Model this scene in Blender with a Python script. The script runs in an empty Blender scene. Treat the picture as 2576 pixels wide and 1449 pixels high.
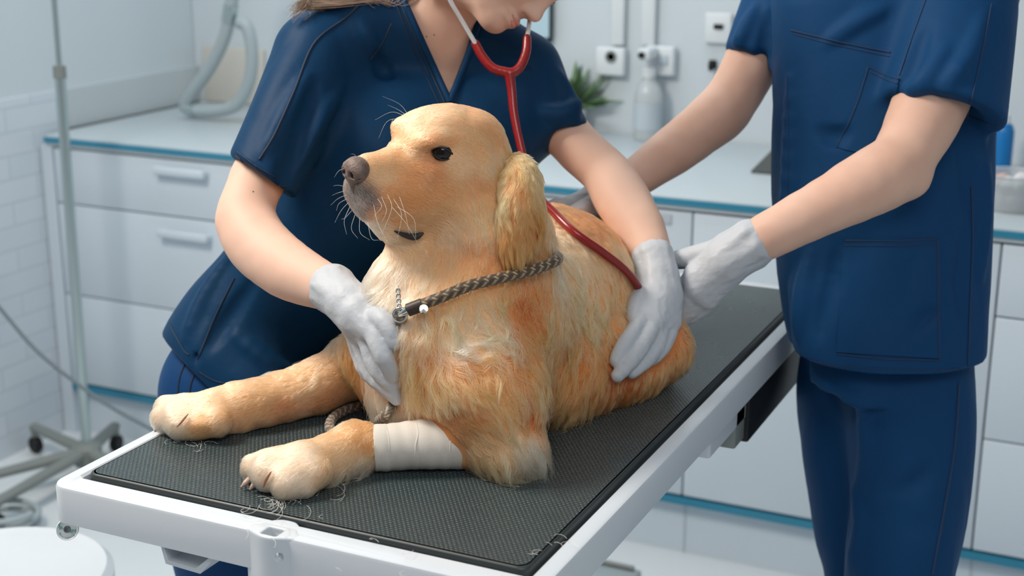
import bpy, bmesh, math, random
import numpy as np
from mathutils import Vector, Matrix
from mathutils.bvhtree import BVHTree

random.seed(7)
RNG = np.random.default_rng(11)
scene = bpy.context.scene
COL = scene.collection

# ------------------------------------------------------------------ camera
FPX, PITCH, ROLL, YAW, CAMZ = 3584.36, 0.2754, 0.0035, 0.4393, 1.5643
IMW, IMH = 2576.0, 1449.0
cp_, sp_ = math.cos(PITCH), math.sin(PITCH)
cz_, sz_ = math.cos(YAW), math.sin(YAW)
_f = np.array([-sz_ * cp_, cz_ * cp_, -sp_])
_u = np.array([-sz_ * sp_, cz_ * sp_, cp_])
_r = np.array([cz_, sz_, 0.0])
FWD = _f
RGT = math.cos(ROLL) * _r + math.sin(ROLL) * _u
UPV = -math.sin(ROLL) * _r + math.cos(ROLL) * _u
CAM = np.array([0.0, 0.0, CAMZ])
cam_d = bpy.data.cameras.new('camera')
cam = bpy.data.objects.new('camera', cam_d)
COL.objects.link(cam)
M4 = Matrix(((RGT[0], UPV[0], -FWD[0], CAM[0]), (RGT[1], UPV[1], -FWD[1], CAM[1]),
             (RGT[2], UPV[2], -FWD[2], CAM[2]), (0, 0, 0, 1)))
cam.matrix_world = M4
cam_d.sensor_width = 36.0
cam_d.lens = FPX / IMW * 36.0
cam_d.clip_start = 0.05
cam_d.dof.use_dof = True
cam_d.dof.focus_distance = 1.64
cam_d.dof.aperture_fstop = 5.0
scene.camera = cam

# ------------------------------------------------------------------ light
scene.view_settings.view_transform = 'Standard'
scene.view_settings.look = 'None'
scene.view_settings.exposure = 0.0
scene.view_settings.gamma = 1.0
scene.view_settings.use_curve_mapping = False
world = bpy.data.worlds.new('world')
scene.world = world
world.use_nodes = True
_bg = world.node_tree.nodes['Background']
_bg.inputs[0].default_value = (0.66, 0.79, 0.94, 1)
_bg.inputs[1].default_value = 0.17


def area(name, loc, target, size, power, color, sy=None):
    l = bpy.data.lights.new(name, 'AREA')
    l.shape = 'RECTANGLE'
    l.size = size
    l.size_y = sy or size
    l.energy = power
    l.color = color
    o = bpy.data.objects.new(name, l)
    COL.objects.link(o)
    o.location = loc
    d = Vector(target) - Vector(loc)
    o.rotation_euler = d.to_track_quat('-Z', 'Y').to_euler()
    return o


KEY = area('ceiling_key_light', (-2.0, 0.95, 2.75), (-0.8, 1.5, 1.0), 0.7, 55, (1.0, 0.92, 0.83))
area('ceiling_panel_light', (-1.7, 2.9, 2.85), (-1.6, 2.9, 0), 1.2, 20, (0.84, 0.95, 1.0), 2.2)
area('ceiling_panel_light', (0.25, 0.1, 2.85), (-0.5, 1.6, 0.9), 1.3, 28, (0.98, 0.97, 0.98))

# ------------------------------------------------------------------ pixel / world helpers


def at(px, py, d):
    return CAM + d * (FWD + (px - IMW / 2) / FPX * RGT - (py - IMH / 2) / FPX * UPV)


def dirs(px, py):
    v = FWD + (px - IMW / 2) / FPX * RGT - (py - IMH / 2) / FPX * UPV
    return v


def on_plane(px, py, axis, val):
    v = dirs(px, py)
    return CAM + (val - CAM[axis]) / v[axis] * v


def rad(r, d):
    return r * d / FPX


def cvec(x, y, z):
    """vector from image axes: right, up, towards the camera"""
    v = x * RGT + y * UPV - z * FWD
    return v / np.linalg.norm(v)


# ------------------------------------------------------------------ objects
def put(o, parent=None, label=None, cat=None, group=None, kind=None):
    COL.objects.link(o)
    if parent is not None:
        o.parent = parent
    if label:
        o['label'] = label
    if cat:
        o['category'] = cat
    if group:
        o['group'] = group
    if kind:
        o['kind'] = kind
    return o


def root(name, label, cat, loc=(0, 0, 0), group=None):
    o = bpy.data.objects.new(name, None)
    o.empty_display_size = 0.05
    o.location = loc
    return put(o, None, label, cat, group)


def local(o, parent):
    """keep a mesh built in world coordinates in place under a moved empty"""
    if parent is not None:
        p = Vector((0, 0, 0))
        q = parent
        while q is not None:
            p += q.location
            q = q.parent
        o.location = -p


def obj(name, data, mat=None, parent=None, smooth=True, **kw):
    """data: bmesh or (verts, faces); world coordinates"""
    me = bpy.data.meshes.new(name)
    if isinstance(data, bmesh.types.BMesh):
        data.to_mesh(me)
        data.free()
    else:
        V, F = data
        me.from_pydata([tuple(map(float, v)) for v in V], [], [tuple(map(int, f)) for f in F])
    if smooth:
        me.polygons.foreach_set('use_smooth', np.ones(len(me.polygons), bool))
    if mat is not None:
        me.materials.append(mat)
    me.update()
    o = bpy.data.objects.new(name, me)
    put(o, parent, **kw)
    local(o, parent)
    return o


def sharp(o, deg=35):
    me = o.data
    me.set_sharp_from_angle(angle=math.radians(deg))
    return o


def bm_box(bm, lo, hi, bev=0.0, seg=2):
    g = bmesh.ops.create_cube(bm, size=1.0)
    vs = g['verts']
    for v in vs:
        v.co = Vector([lo[i] + (v.co[i] + 0.5) * (hi[i] - lo[i]) for i in range(3)])
    if bev > 0:
        es = list({e for v in vs for e in v.link_edges})
        bmesh.ops.bevel(bm, geom=es, offset=bev, segments=seg, affect='EDGES', profile=0.5)
    return vs


def box(name, lo, hi, mat, parent=None, bev=0.0, seg=2, **kw):
    bm = bmesh.new()
    bm_box(bm, lo, hi, bev, seg)
    o = obj(name, bm, mat, parent, **kw)
    return sharp(o, 50)


def spline(pts, n):
    """catmull-rom through pts (k,m) -> (n,m)"""
    P = np.asarray(pts, float)
    if len(P) == 2:
        t = np.linspace(0, 1, n)[:, None]
        return P[0] * (1 - t) + P[1] * t
    Q = np.vstack([2 * P[0] - P[1], P, 2 * P[-1] - P[-2]])
    t = np.linspace(0, len(P) - 1 - 1e-6, n)
    i = t.astype(int)
    u = (t - i)[:, None]
    a, b, c, d = Q[i], Q[i + 1], Q[i + 2], Q[i + 3]
    return 0.5 * (2 * b + (c - a) * u + (2 * a - 5 * b + 4 * c - d) * u ** 2 + (3 * b - a - 3 * c + d) * u ** 3)


def tube_data(pts, r, seg=10, caps=True, flat=None, hint=None):
    """pts (n,3); r scalar or (n,) ; flat: (n,) scale of second axis"""
    P = np.asarray(pts, float)
    n = len(P)
    r = np.full(n, r) if np.isscalar(r) else np.asarray(r, float)
    T = np.gradient(P, axis=0)
    T /= np.linalg.norm(T, axis=1)[:, None] + 1e-12
    a = np.array([0, 0, 1.0]) if hint is None else np.asarray(hint, float)
    if abs(T[0] @ a) > 0.95:
        a = np.array([1.0, 0, 0])
    N = a - T[0] * (a @ T[0])
    N /= np.linalg.norm(N)
    V = []
    ang = np.linspace(0, 2 * np.pi, seg, endpoint=False)
    for i in range(n):
        N = N - T[i] * (N @ T[i])
        N /= np.linalg.norm(N) + 1e-12
        B = np.cross(T[i], N)
        fl = 1.0 if flat is None else flat
        V.append(P[i] + r[i] * (np.cos(ang)[:, None] * N * fl + np.sin(ang)[:, None] * B))
    V = np.vstack(V)
    F = []
    for i in range(n - 1):
        for j in range(seg):
            k = (j + 1) % seg
            F.append((i * seg + j, i * seg + k, (i + 1) * seg + k, (i + 1) * seg + j))
    if caps:
        F.append(tuple(range(seg))[::-1])
        F.append(tuple(range((n - 1) * seg, n * seg)))
    return V, F


def tube(name, pts, r, mat, parent=None, seg=12, n=None, caps=True, flat=None, hint=None, **kw):
    P = spline(pts, n) if n else np.asarray(pts, float)
    if n and not np.isscalar(r):
        r = spline(np.asarray(r, float)[:, None], n)[:, 0]
    o = obj(name, tube_data(P, r, seg, caps, flat, hint), mat, parent, **kw)
    return sharp(o, 60)


def lathe_data(prof, axis_o, axis_d, seg=32):
    """prof: list of (radius, height) ; closed with caps when radius 0"""
    d = np.asarray(axis_d, float)
    d /= np.linalg.norm(d)
    a = np.array([0, 0, 1.0]) if abs(d[2]) < 0.9 else np.array([1.0, 0, 0])
    x = np.cross(a, d)
    x /= np.linalg.norm(x)
    y = np.cross(d, x)
    ang = np.linspace(0, 2 * np.pi, seg, endpoint=False)
    V = []
    for r, h in prof:
        V.append(np.asarray(axis_o) + d * h + r * (np.cos(ang)[:, None] * x + np.sin(ang)[:, None] * y))
    V = np.vstack(V)
    F = []
    for i in range(len(prof) - 1):
        for j in range(seg):
            k = (j + 1) % seg
            F.append((i * seg + j, i * seg + k, (i + 1) * seg + k, (i + 1) * seg + j))
    F.append(tuple(range(seg))[::-1])
    F.append(tuple(range((len(prof) - 1) * seg, len(prof) * seg)))
    return V, F


def lathe(name, prof, o3, d3, mat, parent=None, seg=32, **kw):
    o = obj(name, lathe_data(prof, o3, d3, seg), mat, parent, **kw)
    return sharp(o, 40)


def prism_data(poly, z0, z1):
    n = len(poly)
    V = [(x, y, z0) for x, y in poly] + [(x, y, z1) for x, y in poly]
    F = [tuple(range(n))[::-1], tuple(range(n, 2 * n))]
    F += [(i, (i + 1) % n, n + (i + 1) % n, n + i) for i in range(n)]
    return V, F


def rrect(x0, y0, x1, y1, r, seg=6):
    P = []
    for cx, cy, a0 in ((x1 - r, y1 - r, 0), (x0 + r, y1 - r, 90), (x0 + r, y0 + r, 180), (x1 - r, y0 + r, 270)):
        for i in range(seg + 1):
            a = math.radians(a0 + 90 * i / seg)
            P.append((cx + r * math.cos(a), cy + r * math.sin(a)))
    return P


# ------------------------------------------------------------------ materials
def mat(name, color, rough=0.5, metal=0.0, spec=0.5, noise=None, bump=None, coat=0.0, sheen=0.0, sss=0.0, sssr=None, trans=0.0, alpha=1.0, emit=None):
    """noise=(scale, amount, color2) varies the base colour; bump=(scale, strength, detail)"""
    m = bpy.data.materials.new(name)
    m.use_nodes = True
    nt = m.node_tree
    b = nt.nodes['Principled BSDF']
    b.inputs['Base Color'].default_value = (*color, 1)
    b.inputs['Roughness'].default_value = rough
    b.inputs['Metallic'].default_value = metal
    b.inputs['Specular IOR Level'].default_value = spec
    b.inputs['Coat Weight'].default_value = coat
    b.inputs['Sheen Weight'].default_value = sheen
    b.inputs['Transmission Weight'].default_value = trans
    if sss:
        b.inputs['Subsurface Weight'].default_value = sss
        b.inputs['Subsurface Radius'].default_value = sssr or (1.0, 0.35, 0.2)
        b.inputs['Subsurface Scale'].default_value = 0.008
    if emit:
        b.inputs['Emission Color'].default_value = (*emit[0], 1)
        b.inputs['Emission Strength'].default_value = emit[1]
    tc = nt.nodes.new('ShaderNodeTexCoord')
    if noise:
        n = nt.nodes.new('ShaderNodeTexNoise')
        n.inputs['Scale'].default_value = noise[0]
        n.inputs['Detail'].default_value = 4
        nt.links.new(tc.outputs['Object'], n.inputs['Vector'])
        r = nt.nodes.new('ShaderNodeValToRGB')
        r.color_ramp.elements[0].position = 0.5 - noise[1] / 2
        r.color_ramp.elements[1].position = 0.5 + noise[1] / 2
        r.color_ramp.elements[0].color = (*color, 1)
        r.color_ramp.elements[1].color = (*noise[2], 1)
        nt.links.new(n.outputs['Fac'], r.inputs['Fac'])
        nt.links.new(r.outputs['Color'], b.inputs['Base Color'])
    if bump:
        n = nt.nodes.new('ShaderNodeTexNoise')
        n.inputs['Scale'].default_value = bump[0]
        n.inputs['Detail'].default_value = bump[2] if len(bump) > 2 else 3
        nt.links.new(tc.outputs['Object'], n.inputs['Vector'])
        bp = nt.nodes.new('ShaderNodeBump')
        bp.inputs['Strength'].default_value = bump[1]
        bp.inputs['Distance'].default_value = 0.002
        nt.links.new(n.outputs['Fac'], bp.inputs['Height'])
        nt.links.new(bp.outputs['Normal'], b.inputs['Normal'])
    return m


def srgb(r, g, b):
    def f(c):
        c /= 255.0
        return c / 12.92 if c <= 0.04045 else ((c + 0.055) / 1.055) ** 2.4
    return (f(r), f(g), f(b))


M = {}
M['wall'] = mat('wall_paint', (0.60, 0.655, 0.69), 0.7, bump=(60, 0.04))
M['floor'] = mat('floor_vinyl', (0.74, 0.78, 0.80), 0.3, noise=(3, 0.5, (0.70, 0.75, 0.78)))
M['cab'] = mat('cabinet_laminate', (0.62, 0.70, 0.77), 0.35)
M['cabgap'] = mat('cabinet_carcass', (0.58, 0.65, 0.70), 0.6)
M['counter'] = mat('counter_laminate', (0.53, 0.59, 0.62), 0.3)
M['blue_edge'] = mat('blue_edging', (0.03, 0.23, 0.36), 0.35)
M['white_pl'] = mat('white_moulded_plastic', (0.66, 0.70, 0.74), 0.28, coat=0.15, bump=(90, 0.03), noise=(4, 0.4, (0.64, 0.68, 0.72)))
M['steel'] = mat('brushed_steel', (0.48, 0.56, 0.56), 0.3, metal=0.85)
M['steel_dark'] = mat('grey_painted_metal', (0.21, 0.23, 0.22), 0.5)
M['black'] = mat('black_plastic', (0.008, 0.009, 0.010), 0.5, spec=0.3)
M['rubber_edge'] = mat('black_rubber_edge', (0.028, 0.036, 0.037), 0.42)
M['grey_hose'] = mat('grey_hose_plastic', (0.36, 0.42, 0.44), 0.45)
M['cable'] = mat('grey_cable', (0.13, 0.17, 0.19), 0.5)
M['white_matte'] = mat('white_device_plastic', (0.72, 0.75, 0.77), 0.45)
M['red_tube'] = mat('red_rubber_tube', (0.24, 0.006, 0.005), 0.28, spec=0.6)
M['white_metal'] = mat('pale_metal_tube', (0.78, 0.78, 0.78), 0.25, metal=0.3)
M['glove'] = mat('white_nitrile_glove', (0.50, 0.52, 0.55), 0.5, spec=0.35, sss=0.04, bump=(120, 0.45, 3))
M['skin_w'] = mat('skin_of_first_person', (0.72, 0.46, 0.34), 0.58, spec=0.35, sss=0.35, noise=(14, 0.5, (0.73, 0.48, 0.37)), bump=(350, 0.03))
M['skin_m'] = mat('skin_of_second_person', (0.74, 0.48, 0.37), 0.55, spec=0.35, sss=0.35, noise=(16, 0.45, (0.67, 0.40, 0.29)), bump=(300, 0.05))
M['lip'] = mat('lip', (0.66, 0.27, 0.21), 0.4, sss=0.25)
M['bandage'] = mat('cream_bandage', (0.74, 0.68, 0.60), 0.85)


def weave(name, c, rough=0.55, sheen=0.25, scale=900):
    m = mat(name, c, rough, sheen=sheen, spec=0.09)
    nt = m.node_tree
    b = nt.nodes['Principled BSDF']
    b.inputs['Sheen Tint'].default_value = (0.25, 0.45, 0.8, 1)
    b.inputs['Sheen Roughness'].default_value = 0.4
    tc = nt.nodes['Texture Coordinate']
    n = nt.nodes.new('ShaderNodeTexNoise')
    n.inputs['Scale'].default_value = scale
    nt.links.new(tc.outputs['Object'], n.inputs['Vector'])
    n2 = nt.nodes.new('ShaderNodeTexNoise')
    n2.inputs['Scale'].default_value = 38
    n2.inputs['Detail'].default_value = 3
    nt.links.new(tc.outputs['Object'], n2.inputs['Vector'])
    ad = nt.nodes.new('ShaderNodeMath')
    ad.operation = 'MULTIPLY_ADD'
    ad.inputs[1].default_value = 0.12
    nt.links.new(n.outputs['Fac'], ad.inputs[0])
    nt.links.new(n2.outputs['Fac'], ad.inputs[2])
    bp = nt.nodes.new('ShaderNodeBump')
    bp.inputs['Strength'].default_value = 0.35
    bp.inputs['Distance'].default_value = 0.003
    nt.links.new(ad.outputs[0], bp.inputs['Height'])
    nt.links.new(bp.outputs['Normal'], b.inputs['Normal'])
    return m


M['scrub_w'] = weave('navy_scrub_cotton', (0.0045, 0.034, 0.088), 0.5, 0.05)
M['scrub_w2'] = weave('navy_trouser_cotton', (0.008, 0.046, 0.140), 0.55, 0.08)
M['scrub_m'] = weave('royal_navy_scrub_cotton', (0.007, 0.050, 0.140), 0.6, 0.10)
M['seam_w'] = mat('navy_seam_thread', (0.003, 0.015, 0.040), 0.7)
M['seam_m'] = mat('blue_seam_thread', (0.006, 0.030, 0.085), 0.7)


def mat_mat():
    """black rubber table mat: rows of small raised bumps"""
    m = mat('bumpy_black_rubber', (0.046, 0.068, 0.072), 0.3, spec=0.8)
    nt = m.node_tree
    b = nt.nodes['Principled BSDF']
    tc = nt.nodes['Texture Coordinate']
    sep = nt.nodes.new('ShaderNodeSeparateXYZ')
    nt.links.new(tc.outputs['Object'], sep.inputs[0])
    def math_(op, a, bb=None, v=None):
        k = nt.nodes.new('ShaderNodeMath')
        k.operation = op
        for i, s in enumerate((a, bb)):
            if s is None:
                continue
            if isinstance(s, (int, float)):
                k.inputs[i].default_value = s
            else:
                nt.links.new(s, k.inputs[i])
        return k.outputs[0]
    px, py = 0.0056, 0.0040
    row = math_('DIVIDE', sep.outputs[1], py)
    rowi = math_('FLOOR', row)
    odd = math_('MULTIPLY', math_('MODULO', rowi, 2.0), 0.5)
    colx = math_('ADD', math_('DIVIDE', sep.outputs[0], px), odd)
    fx = math_('SUBTRACT', math_('FRACT', colx), 0.5)
    fy = math_('SUBTRACT', math_('FRACT', row), 0.5)
    dx = math_('MULTIPLY', fx, 1.9)
    dy = math_('MULTIPLY', fy, 2.3)
    d2 = math_('ADD', math_('MULTIPLY', dx, dx), math_('MULTIPLY', dy, dy))
    h = math_('MAXIMUM', math_('SUBTRACT', 1.0, d2), 0.0)
    h = math_('POWER', h, 0.6)
    bp = nt.nodes.new('ShaderNodeBump')
    bp.inputs['Strength'].default_value = 1.0
    bp.inputs['Distance'].default_value = 0.0024
    nt.links.new(h, bp.inputs['Height'])
    nt.links.new(bp.outputs['Normal'], b.inputs['Normal'])
    n = nt.nodes.new('ShaderNodeTexNoise')
    n.inputs['Scale'].default_value = 9
    n.inputs['Detail'].default_value = 5
    nt.links.new(tc.outputs['Object'], n.inputs['Vector'])
    rr = nt.nodes.new('ShaderNodeMapRange')
    rr.inputs[3].default_value = 0.20
    rr.inputs[4].default_value = 0.36
    nt.links.new(n.outputs['Fac'], rr.inputs[0])
    nt.links.new(rr.outputs[0], b.inputs['Roughness'])
    return m


M['mat'] = mat_mat()
# ------------------------------------------------------------------ signed-distance modelling
def _hash(ix, iy, iz, s):
    h = (ix * 374761393 + iy * 668265263 + iz * 2147483647 + s * 974634777) & 0xffffffff
    h = ((h ^ (h >> 13)) * 1274126177) & 0xffffffff
    return ((h ^ (h >> 16)) & 0xffff) / 65535.0


def vnoise(P, s=0):
    i = np.floor(P).astype(np.int64)
    f = P - i
    f = f * f * (3 - 2 * f)
    r = 0
    for dx in (0, 1):
        wx = f[..., 0] if dx else 1 - f[..., 0]
        for dy in (0, 1):
            wy = f[..., 1] if dy else 1 - f[..., 1]
            for dz in (0, 1):
                wz = f[..., 2] if dz else 1 - f[..., 2]
                r = r + wx * wy * wz * _hash(i[..., 0] + dx, i[..., 1] + dy, i[..., 2] + dz, s)
    return r * 2 - 1


class Cone:
    def __init__(s, a, b, ra, rb):
        s.a, s.b = np.asarray(a, float), np.asarray(b, float)
        s.ra, s.rb = ra, rb

    def __call__(s, P):
        ba = s.b - s.a
        pa = P - s.a
        h = np.clip((pa @ ba) / (ba @ ba + 1e-12), 0, 1)
        q = pa - h[..., None] * ba
        return np.sqrt(np.einsum('...i,...i', q, q)) - (s.ra + h * (s.rb - s.ra))


class Ell:
    """ellipsoid; axes rows of R"""
    def __init__(s, c, r, R=None):
        s.c, s.r = np.asarray(c, float), np.asarray(r, float)
        s.R = np.eye(3) if R is None else np.asarray(R, float)

    def __call__(s, P):
        q = (P - s.c) @ s.R.T
        k0 = np.sqrt((((q / s.r) ** 2)).sum(-1))
        k1 = np.sqrt((((q / s.r ** 2)) ** 2).sum(-1))
        return k0 * (k0 - 1) / np.maximum(k1, 1e-6)


class Plane:
    """negative behind the plane (on the side against n)"""
    def __init__(s, p, n):
        s.p = np.asarray(p, float)
        s.n = np.asarray(n, float) / np.linalg.norm(n)

    def __call__(s, P):
        return (P - s.p) @ s.n


class Fn:
    def __init__(s, f):
        s.f = f

    def __call__(s, P):
        return s.f(P)


class Field:
    def __init__(s):
        s.ops = []

    def u(s, prim, k=0.01):
        s.ops.append(('u', prim, k))
        return s

    def cut(s, prim, k=0.005):
        s.ops.append(('s', prim, k))
        return s

    def clip(s, prim, k=0.003):
        s.ops.append(('i', prim, k))
        return s

    def disp(s, f):
        s.ops.append(('d', f, 0))
        return s

    def chain(s, pts, rs, k=0.01):
        for i in range(len(pts) - 1):
            s.u(Cone(pts[i], pts[i + 1], rs[i], rs[i + 1]), k)
        return s

    def __call__(s, P):
        d = np.full(P.shape[:-1], 1.0)
        return s._run(P, d, None, None)

    def blocks(s, P, C, R):
        """P (B,m,3), centres C (B,3), R block radius: skips far primitives"""
        d = np.full(P.shape[:-1], 0.35)
        return s._run(P, d, C, R)

    def _run(s, P, d, C, R):
        for op, f, k in s.ops:
            if op == 'd':
                d = d + f(P)
                continue
            if C is not None and op != 'i':
                near = f(C) < R * 1.6 + k + 0.02
                if not near.any():
                    continue
                q = f(P[near])
                e = d[near]
            else:
                near = None
                q = f(P)
                e = d
            if op == 'u':
                if k > 0:
                    h = np.clip(0.5 + 0.5 * (e - q) / k, 0, 1)
                    e = e + (q - e) * h - k * h * (1 - h)
                else:
                    e = np.minimum(e, q)
            else:
                if op == 's':
                    q = -q
                h = np.clip(0.5 - 0.5 * (e - q) / k, 0, 1)
                e = e + (q - e) * h + k * h * (1 - h)
            if near is None:
                d = e
            else:
                d[near] = e
        return d

    def trace(s, px, py, dmin=1.2, dmax=3.2, off=0.0):
        """points where the camera rays of the pixels meet the surface"""
        px, py = np.atleast_1d(np.asarray(px, float)), np.atleast_1d(np.asarray(py, float))
        v = FWD + ((px - IMW / 2) / FPX)[:, None] * RGT - ((py - IMH / 2) / FPX)[:, None] * UPV
        t = np.full(len(px), dmin)
        for _ in range(90):
            t = np.minimum(t + 0.7 * (s(CAM + t[:, None] * v) - off), dmax)
        return CAM + t[:, None] * v


def mesh_field(F, lo, hi, h, n=8, relax=1):
    lo, hi = np.asarray(lo, float), np.asarray(hi, float)
    nb = np.maximum(np.ceil((hi - lo) / (h * n)).astype(int), 1)
    I = np.stack(np.meshgrid(*[np.arange(k) for k in nb], indexing='ij'), -1).reshape(-1, 3)
    C = lo + (I + 0.5) * n * h
    R = 0.866 * n * h
    dc = np.concatenate([F(C[i:i + 20000]) for i in range(0, len(C), 20000)])
    act = I[np.abs(dc) < R * 2.0 + 0.02]
    g = np.stack(np.meshgrid(*[np.arange(n + 1)] * 3, indexing='ij'), -1)
    NG = nb * n + 2
    key = lambda J: (J[..., 0] * NG[1] + J[..., 1]) * NG[2] + J[..., 2]
    cid, cpos, quads = [], [], []
    cs = g[:-1, :-1, :-1].reshape(-1, 3)
    corner = np.array([(a, b, c) for a in (0, 1) for b in (0, 1) for c in (0, 1)])
    edges = [(i, j) for i in range(8) for j in range(i + 1, 8) if np.abs(corner[i] - corner[j]).sum() == 1]
    for s0 in range(0, len(act), 600):
        A = act[s0:s0 + 600]
        G = A[:, None, None, None, :] * n + g[None]
        P = lo + G * h
        sh = P.shape[:-1]
        D = F.blocks(P.reshape(len(A), -1, 3), lo + (A + 0.5) * n * h, R).reshape(sh)
        D = np.where(D == 0, 1e-9, D)
        S = D < 0
        cor = np.stack([S[:, a:a + n, b:b + n, c:c + n] for a, b, c in corner], -1)
        m = cor.any(-1) & ~cor.all(-1)
        if not m.any():
            continue
        val = np.stack([D[:, a:a + n, b:b + n, c:c + n][m] for a, b, c in corner], -1)
        base = G[:, :-1, :-1, :-1][m]
        acc = np.zeros((len(base), 3))
        cnt = np.zeros(len(base))
        for i, j in edges:
            di, dj = val[:, i], val[:, j]
            x = (di < 0) != (dj < 0)
            t = np.where(x, di / np.where(x, di - dj, 1), 0)
            acc += np.where(x[:, None], corner[i] + t[:, None] * (corner[j] - corner[i]), 0)
            cnt += x
        cpos.append(lo + (base + acc / cnt[:, None]) * h)
        cid.append(key(base))
        for ax in range(3):
            sl0 = [slice(None)] + [slice(0, n)] * 3
            sl1 = list(sl0)
            sl1[ax + 1] = slice(1, n + 1)
            a, b = S[tuple(sl0)], S[tuple(sl1)]
            x = a != b
            if not x.any():
                continue
            J = G[:, :-1, :-1, :-1][x]
            fl = a[x]
            o1, o2 = (ax + 1) % 3, (ax + 2) % 3
            e1, e2 = np.zeros(3, int), np.zeros(3, int)
            e1[o1], e2[o2] = 1, 1
            q = np.stack([key(J - e1 - e2), key(J - e2), key(J), key(J - e1)], -1)
            q[~fl] = q[~fl][:, ::-1]
            quads.append(q)
    cid = np.concatenate(cid)
    V = np.concatenate(cpos)
    Q = np.concatenate(quads)
    o = np.argsort(cid)
    cid, V = cid[o], V[o]
    p = np.searchsorted(cid, Q)
    p = np.minimum(p, len(cid) - 1)
    ok = (cid[p] == Q).all(-1)
    Q = p[ok]
    for _ in range(relax):
        s = np.zeros_like(V)
        c = np.zeros(len(V))
        for i in range(4):
            a, b = Q[:, i], Q[:, (i + 1) % 4]
            for kk in range(3):
                s[:, kk] += np.bincount(a, V[b, kk], len(V)) + np.bincount(b, V[a, kk], len(V))
            c += np.bincount(a, minlength=len(V)) + np.bincount(b, minlength=len(V))
        V = V * 0.4 + 0.6 * s / np.maximum(c, 1)[:, None]
    return V, Q


def mesh_np(name, V, Q, material=None, parent=None, smooth=True, **kw):
    me = bpy.data.meshes.new(name)
    me.vertices.add(len(V))
    me.vertices.foreach_set('co', np.asarray(V, np.float32).ravel())
    k = Q.shape[1]
    me.loops.add(Q.size)
    me.loops.foreach_set('vertex_index', Q.astype(np.int32).ravel())
    me.polygons.add(len(Q))
    me.polygons.foreach_set('loop_start', np.arange(0, Q.size, k, dtype=np.int32))
    me.polygons.foreach_set('loop_total', np.full(len(Q), k, np.int32))
    me.update(calc_edges=True)
    me.validate()
    if smooth:
        me.polygons.foreach_set('use_smooth', np.ones(len(me.polygons), bool))
    if material is not None:
        me.materials.append(material)
    o = bpy.data.objects.new(name, me)
    put(o, parent, **kw)
    local(o, parent)
    return o


def field_obj(name, F, lo, hi, h, material, parent=None, relax=1, **kw):
    V, Q = mesh_field(F, lo, hi, h, relax=relax)
    return mesh_np(name, V, Q, material, parent, **kw), V, Q


def bvh_of(V, Q):
    return BVHTree.FromPolygons([tuple(v) for v in V.tolist()], [tuple(q) for q in Q.tolist()])


def hits(bvh, pix):
    """surface points and normals under camera pixels"""
    out = []
    for x, y in pix:
        v = dirs(x, y)
        h = bvh.ray_cast(Vector(CAM), Vector(v / np.linalg.norm(v)))
        if h[0] is None:
            out.append((None, None))
        else:
            out.append((np.array(h[0]), np.array(h[1])))
    return out


def seam(name, bvh, pix, r, material, parent, n=40, lift=0.3, flat=None, **kw):
    """thin cord lying on a surface along a line seen from the camera"""
    pts = spline(np.asarray(pix, float), n)
    H = [(p, q) for p, q in hits(bvh, pts) if p is not None]
    if len(H) < 3:
        return None
    P = np.array([p + q * r * lift for p, q in H])
    P = P.copy()
    # drop jumps in depth
    keep = [0]
    for i in range(1, len(P)):
        if np.linalg.norm(P[i] - P[keep[-1]]) < 0.08:
            keep.append(i)
    return tube(name, P[keep], r, material, parent, seg=8, flat=flat, **kw)


def patch(name, bvh, poly, thick, material, parent, nx=24, ny=24, **kw):
    """cloth patch (pocket) lying on a surface; poly: four pixel corners tl,tr,br,bl"""
    tl, tr, br, bl = [np.asarray(p, float) for p in poly]
    g, N = [], []
    for j in range(ny + 1):
        for i in range(nx + 1):
            u, w = i / nx, j / ny
            p = (tl * (1 - u) + tr * u) * (1 - w) + (bl * (1 - u) + br * u) * w
            g.append(p)
    H = hits(bvh, g)
    ok = [h for h in H if h[0] is not None]
    if len(ok) < len(H):
        last = ok[0]
        H2 = []
        for h in H:
            if h[0] is None:
                h = last
            last = h
            H2.append(h)
        H = H2
    V = [p + n * thick for p, n in H] + [p - n * 0.004 for p, n in H]
    k = (nx + 1) * (ny + 1)
    F = []
    for j in range(ny):
        for i in range(nx):
            a = j * (nx + 1) + i
            F.append((a, a + nx + 1, a + nx + 2, a + 1))
    ring = [i for i in range(nx + 1)] + [j * (nx + 1) + nx for j in range(1, ny + 1)] + [ny * (nx + 1) + i for i in range(nx - 1, -1, -1)] + [j * (nx + 1) for j in range(ny - 1, 0, -1)]
    for a, b in zip(ring, ring[1:] + ring[:1]):
        F.append((a, b, k + b, k + a))
    return sharp(obj(name, (V, F), material, parent, **kw), 60)
# ------------------------------------------------------------------ room
WX, WY = -2.90, 3.75          # left wall, back wall
CY, CZ, CX0 = 3.02, 0.889, -2.86   # counter front, counter top, left end


def structure(o):
    o['kind'] = 'structure'
    return o


structure(box('floor', (-3.0, -1.2, -0.05), (2.2, 3.85, 0.0), M['floor']))
structure(box('wall_back', (-3.0, WY + 0.004, 0.0), (2.2, WY + 0.1, 2.95), M['wall']))
structure(box('wall_right', (2.1, -1.2, 0.0), (2.2, WY, 2.95), M['wall']))
structure(box('ceiling', (-3.0, -1.2, 2.95), (2.2, 3.85, 3.05), M['wall']))


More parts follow.
